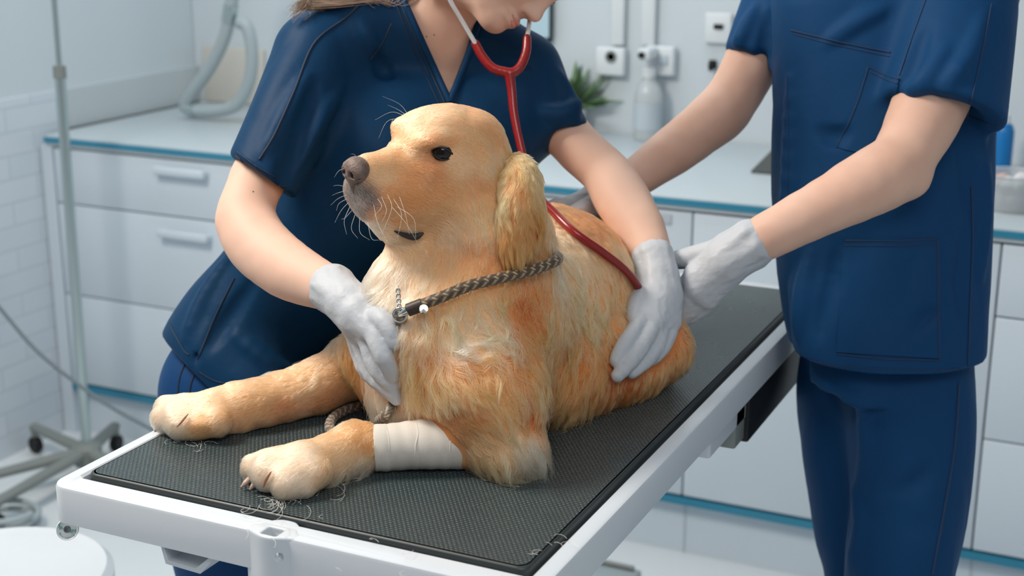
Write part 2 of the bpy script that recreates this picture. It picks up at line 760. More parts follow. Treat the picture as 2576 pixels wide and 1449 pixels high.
def tile_mat():
    m = mat('white_wall_tile', (0.62, 0.67, 0.72), 0.35)
    nt = m.node_tree
    b = nt.nodes['Principled BSDF']
    tc = nt.nodes['Texture Coordinate']
    sep = nt.nodes.new('ShaderNodeSeparateXYZ')
    nt.links.new(tc.outputs['Object'], sep.inputs[0])
    cmb = nt.nodes.new('ShaderNodeCombineXYZ')
    nt.links.new(sep.outputs[1], cmb.inputs[0])
    nt.links.new(sep.outputs[2], cmb.inputs[1])
    br = nt.nodes.new('ShaderNodeTexBrick')
    br.inputs['Scale'].default_value = 1.0
    br.inputs['Brick Width'].default_value = 0.20
    br.inputs['Row Height'].default_value = 0.065
    br.inputs['Mortar Size'].default_value = 0.003
    br.inputs['Color1'].default_value = (0.62, 0.68, 0.74, 1)
    br.inputs['Color2'].default_value = (0.66, 0.71, 0.76, 1)
    br.inputs['Mortar'].default_value = (0.54, 0.60, 0.66, 1)
    nt.links.new(cmb.outputs[0], br.inputs['Vector'])
    nt.links.new(br.outputs['Color'], b.inputs['Base Color'])
    return m


wl = structure(box('wall_left', (-3.0, -1.2, 0.0), (WX, WY, 2.95), M['wall']))
structure(box('trim_1', (WX, -1.2, 0.0), (WX + 0.012, CY + 0.10, 1.0), tile_mat()))
M['splash'] = mat('pale_grey_splash_panel', (0.53, 0.58, 0.60), 0.4)
structure(box('trim_2', (WX, CY + 0.10, CZ), (WX + 0.016, WY, 1.0), M['splash']))
M['beige'] = mat('cream_wall_panel', (0.60, 0.57, 0.51), 0.6)
_t3 = [on_plane(508, 0, 1, WY)[0], on_plane(660, 0, 1, WY)[0], on_plane(560, 118, 1, WY)[2]]
structure(box('trim_3', (_t3[0], WY - 0.012, CZ + 0.001), (_t3[1], WY + 0.002, _t3[2]), M['beige'], bev=0.003))

# ------------------------------------------------------------------ cabinets
def xat(px, py):
    return on_plane(px, py, 1, CY)[0]


XS = [-2.84, -1.94, -1.50, -0.968, -0.30, 0.35]      # unit boundaries
CGRP = 'white base cabinets along the back wall'
HANDLE = M['cab']


def bar_handle(parent, xc, z, w):
    bm = bmesh.new()
    bm_box(bm, (xc - w / 2, CY - 0.030, z - 0.011), (xc + w / 2, CY - 0.018, z + 0.011), 0.004)
    bm_box(bm, (xc - w / 2, CY - 0.022, z - 0.006), (xc - w / 2 + 0.014, CY + 0.001, z + 0.006))
    bm_box(bm, (xc + w / 2 - 0.014, CY - 0.022, z - 0.006), (xc + w / 2, CY + 0.001, z + 0.006))
    return sharp(obj('handle', bm, HANDLE, parent), 50)


M['recess'] = mat('grey_recess', (0.50, 0.56, 0.61), 0.5)


def cabinet(i, label, fronts):
    x0, x1 = XS[i], XS[i + 1]
    c = root('base_cabinet', label, 'cabinet', ((x0 + x1) / 2, CY + 0.3, 0), CGRP)
    box('carcass', (x0 + 0.001, CY + 0.022, 0.158), (x1 - 0.001, WY - 0.02, CZ - 0.032), M['cabgap'], c)
    for kind, z0, z1, hz in fronts:
        if kind == 'drawer':
            d = box('drawer', (x0 + 0.0020, CY, z0 + 0.0020), (x1 - 0.0020, CY + 0.02, z1 - 0.0020), M['cab'], c, bev=0.002)
            bar_handle(d, (x0 + x1) / 2 + 0.0, hz, 0.165)
        else:
            d = box('door', (x0 + 0.0020, CY, z0 + 0.0020), (x1 - 0.0020, CY + 0.02, z1 - 0.0020), M['cab'], c, bev=0.002)
            box('handle', (x0 + 0.34, CY - 0.003, hz - 0.012), (x1 - 0.05, CY + 0.002, hz + 0.012), M['recess'], d, bev=0.001)
    return c


cabinet(0, 'white drawer cabinet at the tiled wall end of the counter', [('drawer', 0.697, CZ - 0.034, 0.826), ('drawer', 0.430, 0.697, 0.653), ('drawer', 0.16, 0.430, 0.385)])
cabinet(1, 'white drawer cabinet standing behind the woman in navy', [('drawer', 0.697, CZ - 0.034, 0.826), ('drawer', 0.430, 0.697, 0.653), ('drawer', 0.16, 0.430, 0.385)])
cabinet(2, 'white cabinet door seen between the two people, left of the upright seam', [('door', 0.16, CZ - 0.034, CZ - 0.056)])
cabinet(3, 'white cabinet door behind the far end of the table', [('door', 0.16, CZ - 0.034, CZ - 0.056)])
cabinet(4, 'white drawer cabinet at the right edge behind the standing man', [('drawer', 0.697, CZ - 0.034, 0.826), ('door', 0.422, 0.697, 0.66), ('door', 0.16, 0.422, 0.405)])

pl = root('plinth', 'white cabinet plinth with a blue strip along its top, on the floor', 'plinth', (-1.2, CY, 0))
box('kick_board', (XS[0], CY + 0.03, 0.0), (XS[-1], CY + 0.05, 0.150), M['cab'], pl)
box('edge_strip', (XS[0], CY - 0.002, 0.138), (XS[-1], CY + 0.03, 0.156), M['blue_edge'], pl, label='blue strip')
for i in range(1, 5):
    box('joint', (XS[i] - 0.003, CY + 0.0285, 0.0), (XS[i] + 0.003, CY + 0.031, 0.137), M['recess'], pl)

ct = root('worktop', 'long white worktop with a blue front edge', 'worktop', (-1.2, CY, CZ))
box('slab', (CX0, CY - 0.006, CZ - 0.030), (XS[-1] + 0.02, WY - 0.002, CZ), M['counter'], ct, bev=0.002)
box('front_edge', (CX0, CY - 0.012, CZ - 0.019), (XS[-1] + 0.02, CY - 0.006, CZ - 0.005), M['blue_edge'], ct, label='blue front edge')
box('end_panel', (WX + 0.0165, CY - 0.002, 0.0), (CX0 + 0.018, CY + 0.05, CZ - 0.030), M['cab'], ct)

# ------------------------------------------------------------------ things on the wall and the counter
def wp(px, py, off=0.0):
    return on_plane(px, py, 1, WY - off)


def wbox(name, px0, py0, px1, py1, depth, m, parent=None, off=0.0, bev=0.003, **kw):
    a, b = wp(px0, py0, off), wp(px1, py1, off)
    z0, z1 = min(a[2], b[2]), max(a[2], b[2])
    x0, x1 = min(a[0], b[0]), max(a[0], b[0])
    return box(name, (x0, WY - off - depth, z0), (x1, WY - off, z1), m, parent, bev=bev, **kw)


scr = root('wall_monitor', 'black framed monitor with a pale screen on the wall beside the woman\'s face', 'monitor', tuple(wp(1340, 40)))
wbox('frame', 1258, -90, 1392, 106, 0.03, M['black'], scr, bev=0.006)
M['screen'] = mat('pale_screen', (0.30, 0.40, 0.44), 0.2, emit=((0.45, 0.66, 0.76), 0.30))
wbox('display', 1270, -80, 1381, 95, 0.003, M['screen'], scr, off=0.030, bev=0)

so = root('power_socket', 'white wall socket block with a dark outlet on the back wall', 'socket', tuple(wp(1545, 150)))
wbox('plate', 1508, 115, 1578, 190, 0.03, M['white_matte'], so, bev=0.006)
q = wp(1537, 143, 0.03)
lathe('outlet', [(0.0, 0.0), (0.017, 0.0), (0.017, 0.004), (0.011, 0.004), (0.010, 0.001), (0.0, 0.001)], q + np.array([0, 0.001, 0]), (0, -1, 0), M['steel_dark'], so, 24)
so2 = root('power_socket', 'white wall socket block behind the pump bottle', 'socket', tuple(wp(1665, 150)))
wbox('plate', 1632, 112, 1702, 190, 0.03, M['white_matte'], so2, bev=0.006)
wbox('outlet', 1655, 138, 1680, 164, 0.004, M['recess'], so2, off=0.03)
for lab, x0 in (('white cable duct rising from the socket with the dark outlet', 1548), ('white cable duct rising above the pump bottle', 1625)):
    cd = wbox('cable_duct', x0, -160, x0 + 26, 113, 0.02, M['white_matte'], None, label=lab, cat='cable duct')
sw = root('light_switch', 'white switch panel with a dark rocker high on the back wall', 'switch', tuple(wp(1808, 80)))
wbox('plate', 1778, 30, 1840, 110, 0.012, M['white_matte'], sw)
wbox('rocker', 1796, 60, 1820, 74, 0.006, M['black'], sw, off=0.012)
hk = root('wall_hook', 'small dark wall hook above the man\'s far forearm', 'hook', tuple(wp(1793, 163)))
wbox('plate', 1784, 150, 1803, 174, 0.006, M['black'], hk)
_q = wp(1793, 168, 0.006)
tube('prong', [_q, _q + np.array([0, -0.02, -0.005]), _q + np.array([0, -0.028, 0.01])], 0.005, M['black'], hk, n=10)


def onc(px, py, z=CZ):
    return on_plane(px, py, 2, z)


# pump bottle
pb = onc(1628, 350)
bt = root('pump_bottle', 'clear white pump bottle standing on the worktop below the sockets', 'bottle', tuple(pb))
M['clear'] = mat('frosted_bottle', (0.80, 0.84, 0.86), 0.25, trans=0.45)
hb = wp(1625, 200)[2] - CZ + 0.03
lathe('body', [(0.0, 0.0), (0.036, 0.0), (0.038, 0.01), (0.038, 0.125), (0.030, 0.150), (0.016, 0.165), (0.015, 0.175), (0.0, 0.175)], pb + [0, 0, 0.001], (0, 0, 1), M['clear'], bt)
lathe('label_band', [(0.0382, 0.03), (0.0390, 0.03), (0.0390, 0.10), (0.0382, 0.10)], pb, (0, 0, 1), M['recess'], bt)
lathe('pump_collar', [(0.0, 0.172), (0.018, 0.172), (0.018, 0.195), (0.008, 0.20), (0.007, 0.225), (0.0, 0.225)], pb, (0, 0, 1), M['white_matte'], bt)
_h = bmesh.new()
bm_box(_h, (pb[0] - 0.018, pb[1] - 0.05, pb[2] + 0.222), (pb[0] + 0.018, pb[1] + 0.02, pb[2] + 0.252), 0.006)
obj('pump_head', _h, M['white_matte'], bt)
lathe('nozzle', [(0.0, 0.0), (0.009, 0.0), (0.009, 0.008), (0.0, 0.008)], pb + [-0.004, -0.05, 0.236], (0, -1, 0), M['black'], bt, 16)

# plant behind the woman's shoulder
pc = onc(1437, 334)
pt = root('potted_plant', 'small green potted plant on the worktop behind the woman\'s shoulder', 'plant', tuple(pc))
M['leaf'] = mat('green_leaf', (0.07, 0.15, 0.06), 0.5, noise=(60, 0.6, (0.16, 0.25, 0.12)))
lathe('pot', [(0.0, 0.0), (0.032, 0.0), (0.042, 0.07), (0.038, 0.07), (0.034, 0.06), (0.0, 0.06)], pc, (0, 0, 1), M['white_matte'], pt)
bm = bmesh.new()
for i in range(70):
    a = RNG.uniform(0, 2 * np.pi)
    el = RNG.uniform(0.3, 1.4)
    ln = RNG.uniform(0.08, 0.16)
    d = np.array([np.cos(a) * np.cos(el), np.sin(a) * np.cos(el), np.sin(el)])
    b0 = pc + np.array([0, 0, 0.06]) + d * 0.01
    s = np.cross(d, [0, 0, 1.0])
    s /= np.linalg.norm(s)
    w = RNG.uniform(0.006, 0.011)
    up = np.cross(s, d) * 0.006
    rows = []
    for t, ww in ((0, .3), (.35, .8), (.6, 1), (.85, .6), (1, .05)):
        c_ = b0 + d * ln * t + np.array([0, 0, -0.02 * t * t])
        rows.append([bm.verts.new(c_ - s * w * ww), bm.verts.new(c_ + up * ww), bm.verts.new(c_ + s * w * ww)])
    for r0, r1 in zip(rows, rows[1:]):
        for k in range(2):
            bm.faces.new((r0[k], r0[k + 1], r1[k + 1], r1[k]))
obj('leaves', bm, M['leaf'], pt)

# flexible extraction hose with clear hood at the corner
hz = wp(470, 280)
hose = root('extraction_hose', 'grey bent hose loop resting on the worktop in the corner', 'hose', tuple(onc(530, 280)))
Yh = 3.42
hp = [on_plane(x, y, 1, Yh) for x, y in ((596, -120), (585, -10), (566, 90), (528, 170), (482, 235), (466, 268), (500, 279), (560, 276), (600, 258), (628, 200), (634, 130), (622, 70), (600, 55))]
tube('pipe', hp, 0.0185, M['grey_hose'], hose, seg=16, n=90)
for a, b in ((9, 12), (40, 43)):
    P = spline(hp, 90)
    tube('collar', P[a:b + 1], 0.0215, M['steel'], hose, seg=16)
# right end of the counter
jb = onc(2545, 525)
jar = root('cotton_jar', 'clear tub of pink and white cotton balls at the right end of the worktop', 'jar', tuple(jb))
M['tub'] = mat('clear_tub', (0.80, 0.85, 0.88), 0.15, trans=0.6)
lathe('tub', [(0.0, 0.0), (0.060, 0.0), (0.068, 0.075), (0.072, 0.080), (0.066, 0.080), (0.058, 0.006), (0.0, 0.006)], jb, (0, 0, 1), M['tub'], jar)
M['cotton1'] = mat('white_cotton', (0.75, 0.72, 0.72), 0.9, bump=(200, 0.5))
M['cotton2'] = mat('pink_cotton', (0.62, 0.42, 0.38), 0.9, bump=(200, 0.5))
for i in range(14):
    a = i * 2.4
    r = 0.012 + 0.03 * ((i * 0.618) % 1)
    c = jb + np.array([r * math.cos(a), r * math.sin(a), 0.026 + 0.034 * (i // 7)])
    F = Field().u(Ell(c, (0.017, 0.016, 0.015))).disp(lambda P: 0.0015 * vnoise(P * 160))
    o, _, _ = field_obj('cotton_ball', F, c - 0.022, c + 0.022, 0.0020, M['cotton2'] if i % 3 == 0 else M['cotton1'])
    o['label'] = ('pink' if i % 3 == 0 else 'white') + ' cotton ball in the clear tub on the worktop'
    o['category'] = 'cotton ball'
    o['group'] = ('pink' if i % 3 == 0 else 'white') + ' cotton balls in the tub'
bb = onc(2518, 430)
blue = root('blue_bottle', 'bright blue bottle standing on the worktop right of the standing man', 'bottle', tuple(bb))
M['blue_pl'] = mat('bright_blue_plastic', (0.0, 0.16, 0.45), 0.35)
lathe('body', [(0.0, 0.0), (0.021, 0.0), (0.023, 0.006), (0.023, 0.10), (0.018, 0.114), (0.010, 0.120), (0.0, 0.120)], bb, (0, 0, 1), M['blue_pl'], blue)
lathe('cap', [(0.0, 0.118), (0.011, 0.118), (0.011, 0.140), (0.0, 0.140)], bb, (0, 0, 1), M['white_matte'], blue)
tb = onc(1945, 436)
tab = root('clipboard', 'dark grey sloped clipboard on the worktop beside the standing man', 'clipboard', tuple(tb))
bm = bmesh.new()
_t = [bm.verts.new(tb + np.array(v)) for v in ((-0.05, -0.02, 0.0), (0.16, -0.02, 0.0), (0.16, 0.18, 0.0), (0.0, 0.18, 0.0), (-0.05, -0.02, 0.006), (0.16, -0.02, 0.006), (0.16, 0.18, 0.085), (0.0, 0.18, 0.085))]
for f in ((3, 2, 1, 0), (4, 5, 6, 7), (0, 1, 5, 4), (1, 2, 6, 5), (2, 3, 7, 6), (3, 0, 4, 7)):
    bm.faces.new([_t[i] for i in f])
M['board'] = mat('dark_grey_board', (0.07, 0.075, 0.07), 0.5)
sharp(obj('stand', bm, M['board'], tab, smooth=False), 30)
box('clip', tuple(tb + [0.05, 0.10, 0.055]), tuple(tb + [0.11, 0.125, 0.066]), M['steel'], tab, bev=0.002)

# ------------------------------------------------------------------ drip stand on the left
pz = np.array([-2.575, 2.77, 0.0])
iv = root('drip_stand', 'steel drip stand on a five armed castor base by the tiled wall', 'stand', tuple(pz))
_b = on_plane(225, 1140, 1, pz[1])
ptop = on_plane(150, 182, 1, pz[1])
lean = ptop[0] - pz[0]
zt = ptop[2]
tube('lower_tube', [pz + [0, 0, 0.07], pz + [lean * .5, 0, zt * .5], pz + [lean, 0, zt]], 0.0135, M['steel'], iv, n=8, seg=18)
tube('upper_tube', [pz + [lean, 0, zt - 0.02], pz + [lean * 1.5, 0, 2.05]], 0.0075, M['steel'], iv, n=6, seg=16)
tube('collar', [pz + [lean, 0, zt - 0.014], pz + [lean, 0, zt + 0.016]], 0.0165, M['steel_dark'], iv, seg=20)
top = pz + np.array([lean * 1.5, 0, 2.05])
for s in (-1, 1):
    tube('hook', [top, top + [0.06 * s, 0, 0.0], top + [0.10 * s, 0, 0.02], top + [0.11 * s, 0, 0.05]], 0.004, M['steel'], iv, n=14)
lathe('hub', [(0.0, 0.045), (0.035, 0.045), (0.040, 0.06), (0.040, 0.095), (0.022, 0.11), (0.0, 0.11)], pz, (0, 0, 1), M['steel_dark'], iv)
tips = [onc(85, 1068, 0.09), onc(348, 1032, 0.09), onc(-60, 1195, 0.09), pz + [0.30, -0.10, 0.09], pz + [0.02, -0.36, 0.09]]
for tpt in tips:
    d = np.array([tpt[0] - pz[0], tpt[1] - pz[1], 0])
    ln = min(max(np.linalg.norm(d), 0.3), 0.42)
    d = d / np.linalg.norm(d)
    e = pz + d * ln
    e[1] = min(e[1], CY - 0.06)
    e[0] = max(e[0], WX + 0.06)
    leg = tube('arm', [pz + [0, 0, 0.082] + d * 0.03, e + [0, 0, 0.078]], [0.020, 0.016], M['steel_dark'], iv, seg=12, flat=0.75)
    sd = np.cross(d, [0, 0, 1])
    lathe('caster', [(0.0, -0.011), (0.022, -0.011), (0.025, -0.006), (0.025, 0.006), (0.022, 0.011), (0.0, 0.011)], e + [0, 0, 0.025], sd, M['black'], leg, 20)
    tube('fork', [e + [0, 0, 0.078], e + [0, 0, 0.05]], 0.010, M['steel_dark'], leg, seg=10)

# grey cable sagging across the corner
cpts = [on_plane(x, y, 1, yy) for x, y, yy in ((-60, 700, 2.60), (0, 775, 2.60), (90, 880, 2.60), (190, 962, 2.60), (290, 1030, 2.60), (390, 1085, 2.60), (470, 1140, 2.60))]
_c0, _c1 = cpts[0], cpts[-1]
cpts = [np.array([WX + 0.02, 2.62, 0.9])] + cpts + [np.array([_c1[0] + 0.25, 2.5, 0.008]), np.array([_c1[0] + 0.7, 2.5, 0.006])]
cb = tube('power_cable', cpts, 0.0048, M['cable'], None, n=80, seg=8, label='thin grey cable sagging from the tiled wall in front of the drip stand', cat='cable')

# white stool at the lower left corner
sc_ = on_plane(20, 1480, 2, 0.42)
st = root('rolling_stool', 'white rolling stool with a curved rim at the lower left corner', 'stool', (sc_[0], sc_[1], 0))
cxs = np.array([sc_[0] - 0.02, sc_[1], 0.0])
zs = 0.40
lathe('seat', [(0.0, zs), (0.175, zs), (0.19, zs + 0.012), (0.19, zs + 0.032), (0.178, zs + 0.045), (0.160, zs + 0.040), (0.15, zs + 0.033), (0.0, zs + 0.033)], cxs, (0, 0, 1), M['white_pl'], st, 48)
ga = 0.35
gp = cxs + np.array([0.185 * math.cos(ga), 0.185 * math.sin(ga), 0])
bm = bmesh.new()
bm_box(bm, gp + [-0.016, -0.006, zs - 0.10], gp + [-0.009, 0.006, zs + 0.004])
bm_box(bm, gp + [0.009, -0.006, zs - 0.10], gp + [0.016, 0.006, zs + 0.004])
bm_box(bm, gp + [-0.016, -0.006, zs - 0.006], gp + [0.016, 0.006, zs + 0.004])
bm_box(bm, gp + [-0.016, -0.006, zs - 0.10], gp + [0.016, 0.006, zs - 0.09])
sharp(obj('bracket', bm, M['steel_dark'], st), 40)
tube('column', [cxs + [0, 0, 0.07], cxs + [0, 0, zs]], 0.022, M['steel'], st, seg=20)
for k in range(5):
    a = 0.5 + k * 2 * math.pi / 5
    d = np.array([math.cos(a), math.sin(a), 0])
    lg = tube('leg', [cxs + [0, 0, 0.085], cxs + d * 0.12 + [0, 0, 0.078], cxs + d * 0.24 + [0, 0, 0.065]], [0.022, 0.019, 0.014], M['white_pl'], st, n=8, seg=12)
    lathe('caster', [(0.0, -0.012), (0.022, -0.012), (0.026, -0.005), (0.026, 0.005), (0.022, 0.012), (0.0, 0.012)], cxs + d * 0.24 + [0, 0, 0.026], np.cross(d, [0, 0, 1]), M['grey_hose'], lg, 20)

# coil of grey tube lying on the floor behind the stool
cc = onc(18, 1318, 0.02)
hc = [cc + np.array([0.075 * math.cos(t) * (1 + 0.05 * t / 6), 0.075 * math.sin(t), 0.0035 * t]) for t in np.linspace(0, 4 * np.pi, 70)]
tube('coiled_hose', hc, 0.008, M['grey_hose'], None, seg=10, label='coil of grey tubing lying on the floor behind the white stool', cat='hose')
fp = onc(1540, 1449, 0.03)
fo = root('foot_pedal', 'flat grey metal pedal plate on the floor below the table edge', 'pedal', (fp[0], fp[1], 0))
box('plate', (fp[0] - 0.08, fp[1] - 0.22, 0.0), (fp[0] + 0.055, fp[1] + 0.05, 0.035), M['grey_hose'], fo, bev=0.006)
tube('hinge', [fp + [-0.06, 0.035, 0.012], fp + [0.04, 0.035, 0.012]], 0.006, M['steel_dark'], fo, seg=12)

# ------------------------------------------------------------------ examination table
TX, TY, TW, TL, TZ = -1.0942, 1.1099, 0.600, 1.172, 0.92
FH = 0.044
table = root('examination_table', 'white examination table with a black bumpy rubber mat under the dog', 'table', (TX + TW / 2, TY + TL / 2, 0))


def ring_mesh(outer, inner, z0, z1):
    """ring between two rounded rectangles with the same point count"""
    n = len(outer)
    V, F = [], []
    b = 0.004
    prof = [(outer, z0, 0), (outer, z1 - b, 0), (outer, z1 - 0.0012, 0.0012), (outer, z1, b), (inner, z1, -0.003), (inner, z1 - 0.003, 0), (inner, z0, 0)]
    co = np.mean(outer, axis=0)
    for P, z, ins in prof:
        for x, y in P:
            d = np.array([x, y]) - co
            hx, hy = TW / 2, TL / 2
            V.append((x - np.sign(d[0]) * ins * min(1, abs(d[0]) / hx * 1.05), y - np.sign(d[1]) * ins * min(1, abs(d[1]) / hy * 1.05), z))
    m = len(prof)
    for i in range(m):
        j = (i + 1) % m
        for k in range(n):
            l = (k + 1) % n
            F.append((i * n + k, i * n + l, j * n + l, j * n + k))
    return V, F


cxT = TX + TW / 2
# outer outline with a half round boss in the middle of the front rail
out = rrect(TX, TY, TX + TW, TY + TL, 0.022, 7)
inn = rrect(TX + 0.0195, TY + 0.032, TX + TW - 0.022, TY + TL - 0.030, 0.006, 7)
# boss on the front rail, square socket on top
bxc = on_plane(686, 1331, 2, TZ)
bx = bxc[0] + 0.0035
by = TY + 0.004
F = Field()
bossr = 0.0225
F.u(Fn(lambda P: np.maximum(np.sqrt((P[..., 0] - bx) ** 2 + (P[..., 1] - by - 0.012) ** 2) - bossr, np.abs(P[..., 2] - (TZ - 0.034 + 0.0004)) - 0.034) - 0.000), 0)
F.u(Fn(lambda P: np.maximum.reduce([np.abs(P[..., 0] - bx) - 0.030, np.abs(P[..., 1] - by - 0.003) - 0.005, np.abs(P[..., 2] - (TZ - 0.034 + 0.0004)) - 0.034])), 0.016)
F.clip(Plane((0, 0, TZ + 0.0006), (0, 0, 1)), 0.003)
F.cut(Fn(lambda P: np.maximum.reduce([np.abs(P[..., 0] - bx) - 0.0095, np.abs(P[..., 1] - by - 0.003) - 0.0085, -(P[..., 2] - (TZ - 0.022))])), 0.001)
sh_ = on_plane(698, 1403, 1, by - 0.010)
F.cut(Cone(sh_ + [0, -0.03, 0], sh_ + [0, 0.012, 0], 0.0042, 0.0042), 0.001)
boss, _, _ = field_obj('socket_boss', F, (bx - 0.06, by - 0.03, TZ - 0.075), (bx + 0.06, by + 0.05, TZ + 0.004), 0.0012, M['white_pl'], table, relax=1)
sharp(boss, 62)
# the frame has the same square socket cut through its rail
_cut = box('cutter', (bx - 0.0105, by - 0.006, TZ - 0.030), (bx + 0.0105, by + 0.012, TZ + 0.02), None)
_fr = obj('frame_blank', ring_mesh(out, inn, TZ - FH, TZ), M['white_pl'], None)
_md = _fr.modifiers.new('b', 'BOOLEAN')
_md.operation = 'DIFFERENCE'
_md.solver = 'EXACT'
_md.object = _cut
_me = bpy.data.meshes.new_from_object(_fr.evaluated_get(bpy.context.evaluated_depsgraph_get()))
bpy.data.objects.remove(_fr)
bpy.data.objects.remove(_cut)
fr = put(bpy.data.objects.new('frame', _me), table)
local(fr, table)
sharp(fr, 40)
M['grime'] = mat('dark_screw', (0.03, 0.03, 0.028), 0.5)
lathe('screw', [(0, 0), (0.0038, 0), (0.0034, 0.0015), (0, 0.0015)], sh_ + [0, 0.013, 0], (0, -1, 0), M['grime'], boss, 16)
# mat
mt = rrect(TX + 0.0235, TY + 0.0365, TX + TW - 0.0275, TY + 1.1318, 0.012, 8)


def mat_mesh(P, z0, z1):
    n = len(P)
    V, F = [], []
    c = np.mean(P, axis=0)
    prof = [(0, z0), (0, z1 - 0.003), (0.001, z1 - 0.0008), (0.003, z1)]
    for ins, z in prof:
        for x, y in P:
            V.append((x - np.sign(x - c[0]) * ins, y - np.sign(y - c[1]) * ins, z))
    for i in range(len(prof) - 1):
        for k in range(n):
            l = (k + 1) % n
            F.append((i * n + k, i * n + l, (i + 1) * n + l, (i + 1) * n + k))
    F.append(tuple(range(n))[::-1])
    return V, F, [(V[(len(prof) - 1) * n + k]) for k in range(n)]


V_, F_, topring = mat_mesh(mt, TZ - 0.012, TZ + 0.0035)
rim = sharp(obj('mat_rim', (V_, F_), M['rubber_edge'], table), 60)
ti = [(x - np.sign(x - cxT) * 0.0015, y - np.sign(y - TY - 0.58) * 0.0015, z + 0.0004) for x, y, z in topring]
MZ = TZ + 0.0039
obj('mat', (ti, [tuple(range(len(ti)))]), M['mat'], table, smooth=False)
box('tray', (TX + 0.012, TY + 0.022, TZ - 0.020), (TX + TW - 0.012, TY + TL - 0.022, TZ - 0.0125), M['white_pl'], table)
# wedge bracket under the front rail
bl_ = on_plane(412, 1375, 1, TY + 0.012)
br_ = on_plane(560, 1408, 1, TY + 0.012)
x0, x1 = bl_[0], br_[0]
z1 = TZ - FH + 0.001
bm = bmesh.new()
_v = [(x0, TY + 0.006, z1), (x1 - 0.002, TY + 0.006, z1), (x0 + 0.052, TY + 0.006, z1 - 0.026), (x0 + 0.006, TY + 0.006, z1 - 0.024)]
A = [bm.verts.new(p) for p in _v]
B = [bm.verts.new((p[0], p[1] + 0.10, p[2])) for p in _v]
A2 = [bm.verts.new((p[0] + (0.004 if p[0] < x0 + 0.03 else -0.006), p[1], p[2] + (0 if p[2] == z1 else 0.005))) for p in _v]
B2 = [bm.verts.new((p.co.x, p.co.y + 0.09, p.co.z)) for p in A2]
for i in (1, 2, 3):
    j = (i + 1) % 4
    bm.faces.new((A[j], A[i], B[i], B[j]))
    bm.faces.new((A[i], A[j], A2[j], A2[i]))
    bm.faces.new((A2[i], A2[j], B2[j], B2[i]))
bm.faces.new(B2[::-1])
bm.faces.new(B)
bmesh.ops.recalc_face_normals(bm, faces=bm.faces)
sharp(obj('bracket', bm, M['white_pl'], table), 30)
# block and black control box below the right rail
ra = on_plane(1790, 1090, 0, TX + TW - 0.02)
rb = on_plane(1880, 1000, 0, TX + TW - 0.02)
box('rail_block', (TX + TW - 0.075, ra[1] - 0.03, TZ - FH - 0.040), (TX + TW - 0.012, rb[1] + 0.06, TZ - FH + 0.001), M['white_pl'], table, bev=0.004)
rc_ = on_plane(1905, 960, 0, TX + TW - 0.005)
cbx = box('control_box', (TX + TW - 0.055, rc_[1] - 0.03, TZ - FH - 0.075), (TX + TW - 0.006, rc_[1] + 0.34, TZ - FH + 0.002), M['black'], table, bev=0.004, label='black control box')
box('cover', (TX + TW - 0.050, rc_[1] - 0.075, TZ - FH - 0.070), (TX + TW - 0.012, rc_[1] - 0.029, TZ - FH - 0.012), M['steel_dark'], cbx, bev=0.004)
# column and foot
box('column', (-0.885, 1.50, 0.06), (-0.755, 1.74, TZ - 0.02), M['white_pl'], table, bev=0.01)
box('base_plate', (-1.00, 1.32, 0.0), (-0.66, 1.90, 0.06), M['white_pl'], table, bev=0.015)

# roll of tape hanging below the table corner
tcn = on_plane(170, 1331, 1, TY + 0.030)
tape = root('tape_roll', 'small white tape roll with green lettering hanging below the table corner', 'tape', tuple(tcn))
td = cvec(0.25, 0.10, 1.0)
M['tape_side'] = mat('white_tape_disc', (0.74, 0.77, 0.78), 0.4)
M['tape_green'] = mat('green_print', (0.02, 0.30, 0.27), 0.5)
R_ = 0.0125
lathe('reel', [(0.0042, -0.006), (R_ - 0.001, -0.006), (R_, -0.005), (R_, 0.005), (R_ - 0.0007, 0.006), (R_ - 0.0016, 0.0052), (0.0042, 0.0052), (0.0042, -0.006)], tcn, td, M['tape_side'], tape, 40)
tr = np.cross([0, 0, 1.0], td)
tr /= np.linalg.norm(tr)
tu = np.cross(td, tr)


M['smudge'] = mat('brown_grime', (0.16, 0.13, 0.10), 0.8)
lathe('grime', [(0, -0.0004), (0.0045, -0.0003), (0.0030, 0.0005), (0, 0.0008)], (bx - 0.001, by + 0.006, TZ - 0.0215), (0, 0, 1), M['smudge'], boss, 12)


LT_V, LT_F = [], []


def text(body, c, size, ang):
    """flat printed letters collected into one mesh"""
    cu = bpy.data.curves.new('lettering', 'FONT')
    cu.body = body
    cu.size = size
    cu.align_x = 'CENTER'
    cu.align_y = 'CENTER'
    cu.extrude = 0.00008
    cu.resolution_u = 3
    o = bpy.data.objects.new('lettering_blank', cu)
    COL.objects.link(o)
    me = bpy.data.meshes.new_from_object(o.evaluated_get(bpy.context.evaluated_depsgraph_get()))
    ca, sa = math.cos(ang), math.sin(ang)
    xr, yr = ca * tr + sa * tu, -sa * tr + ca * tu
    b0 = len(LT_V)
    for v in me.vertices:
        LT_V.append(c + xr * v.co.x + yr * v.co.y + td * v.co.z)
    for p in me.polygons:
        LT_F.append([b0 + i for i in p.vertices])
    bpy.data.objects.remove(o)


zf = td * 0.0055
text('3M', tcn + zf + tr * 0.0058 - tu * 0.0026, 0.0056, -0.1)
text('3M', tcn + zf - tr * 0.0072 + tu * 0.0040, 0.0056, 1.9)
for i, ch in enumerate('Micropore'):
    a = math.radians(205 + i * 13.5)
    text(ch, tcn + zf + 0.0092 * (math.cos(a) * tr + math.sin(a) * tu), 0.0030, a + math.pi / 2)
obj('lettering', (LT_V, LT_F), M['tape_green'], tape, smooth=False)
tube('hanger', [tcn + [0, 0.004, 0.0], tcn + [0.0, 0.006, 0.012], np.array([tcn[0] + 0.002, TY + 0.04, TZ - FH + 0.002])], 0.0016, M['white_pl'], tape, n=8, seg=8)
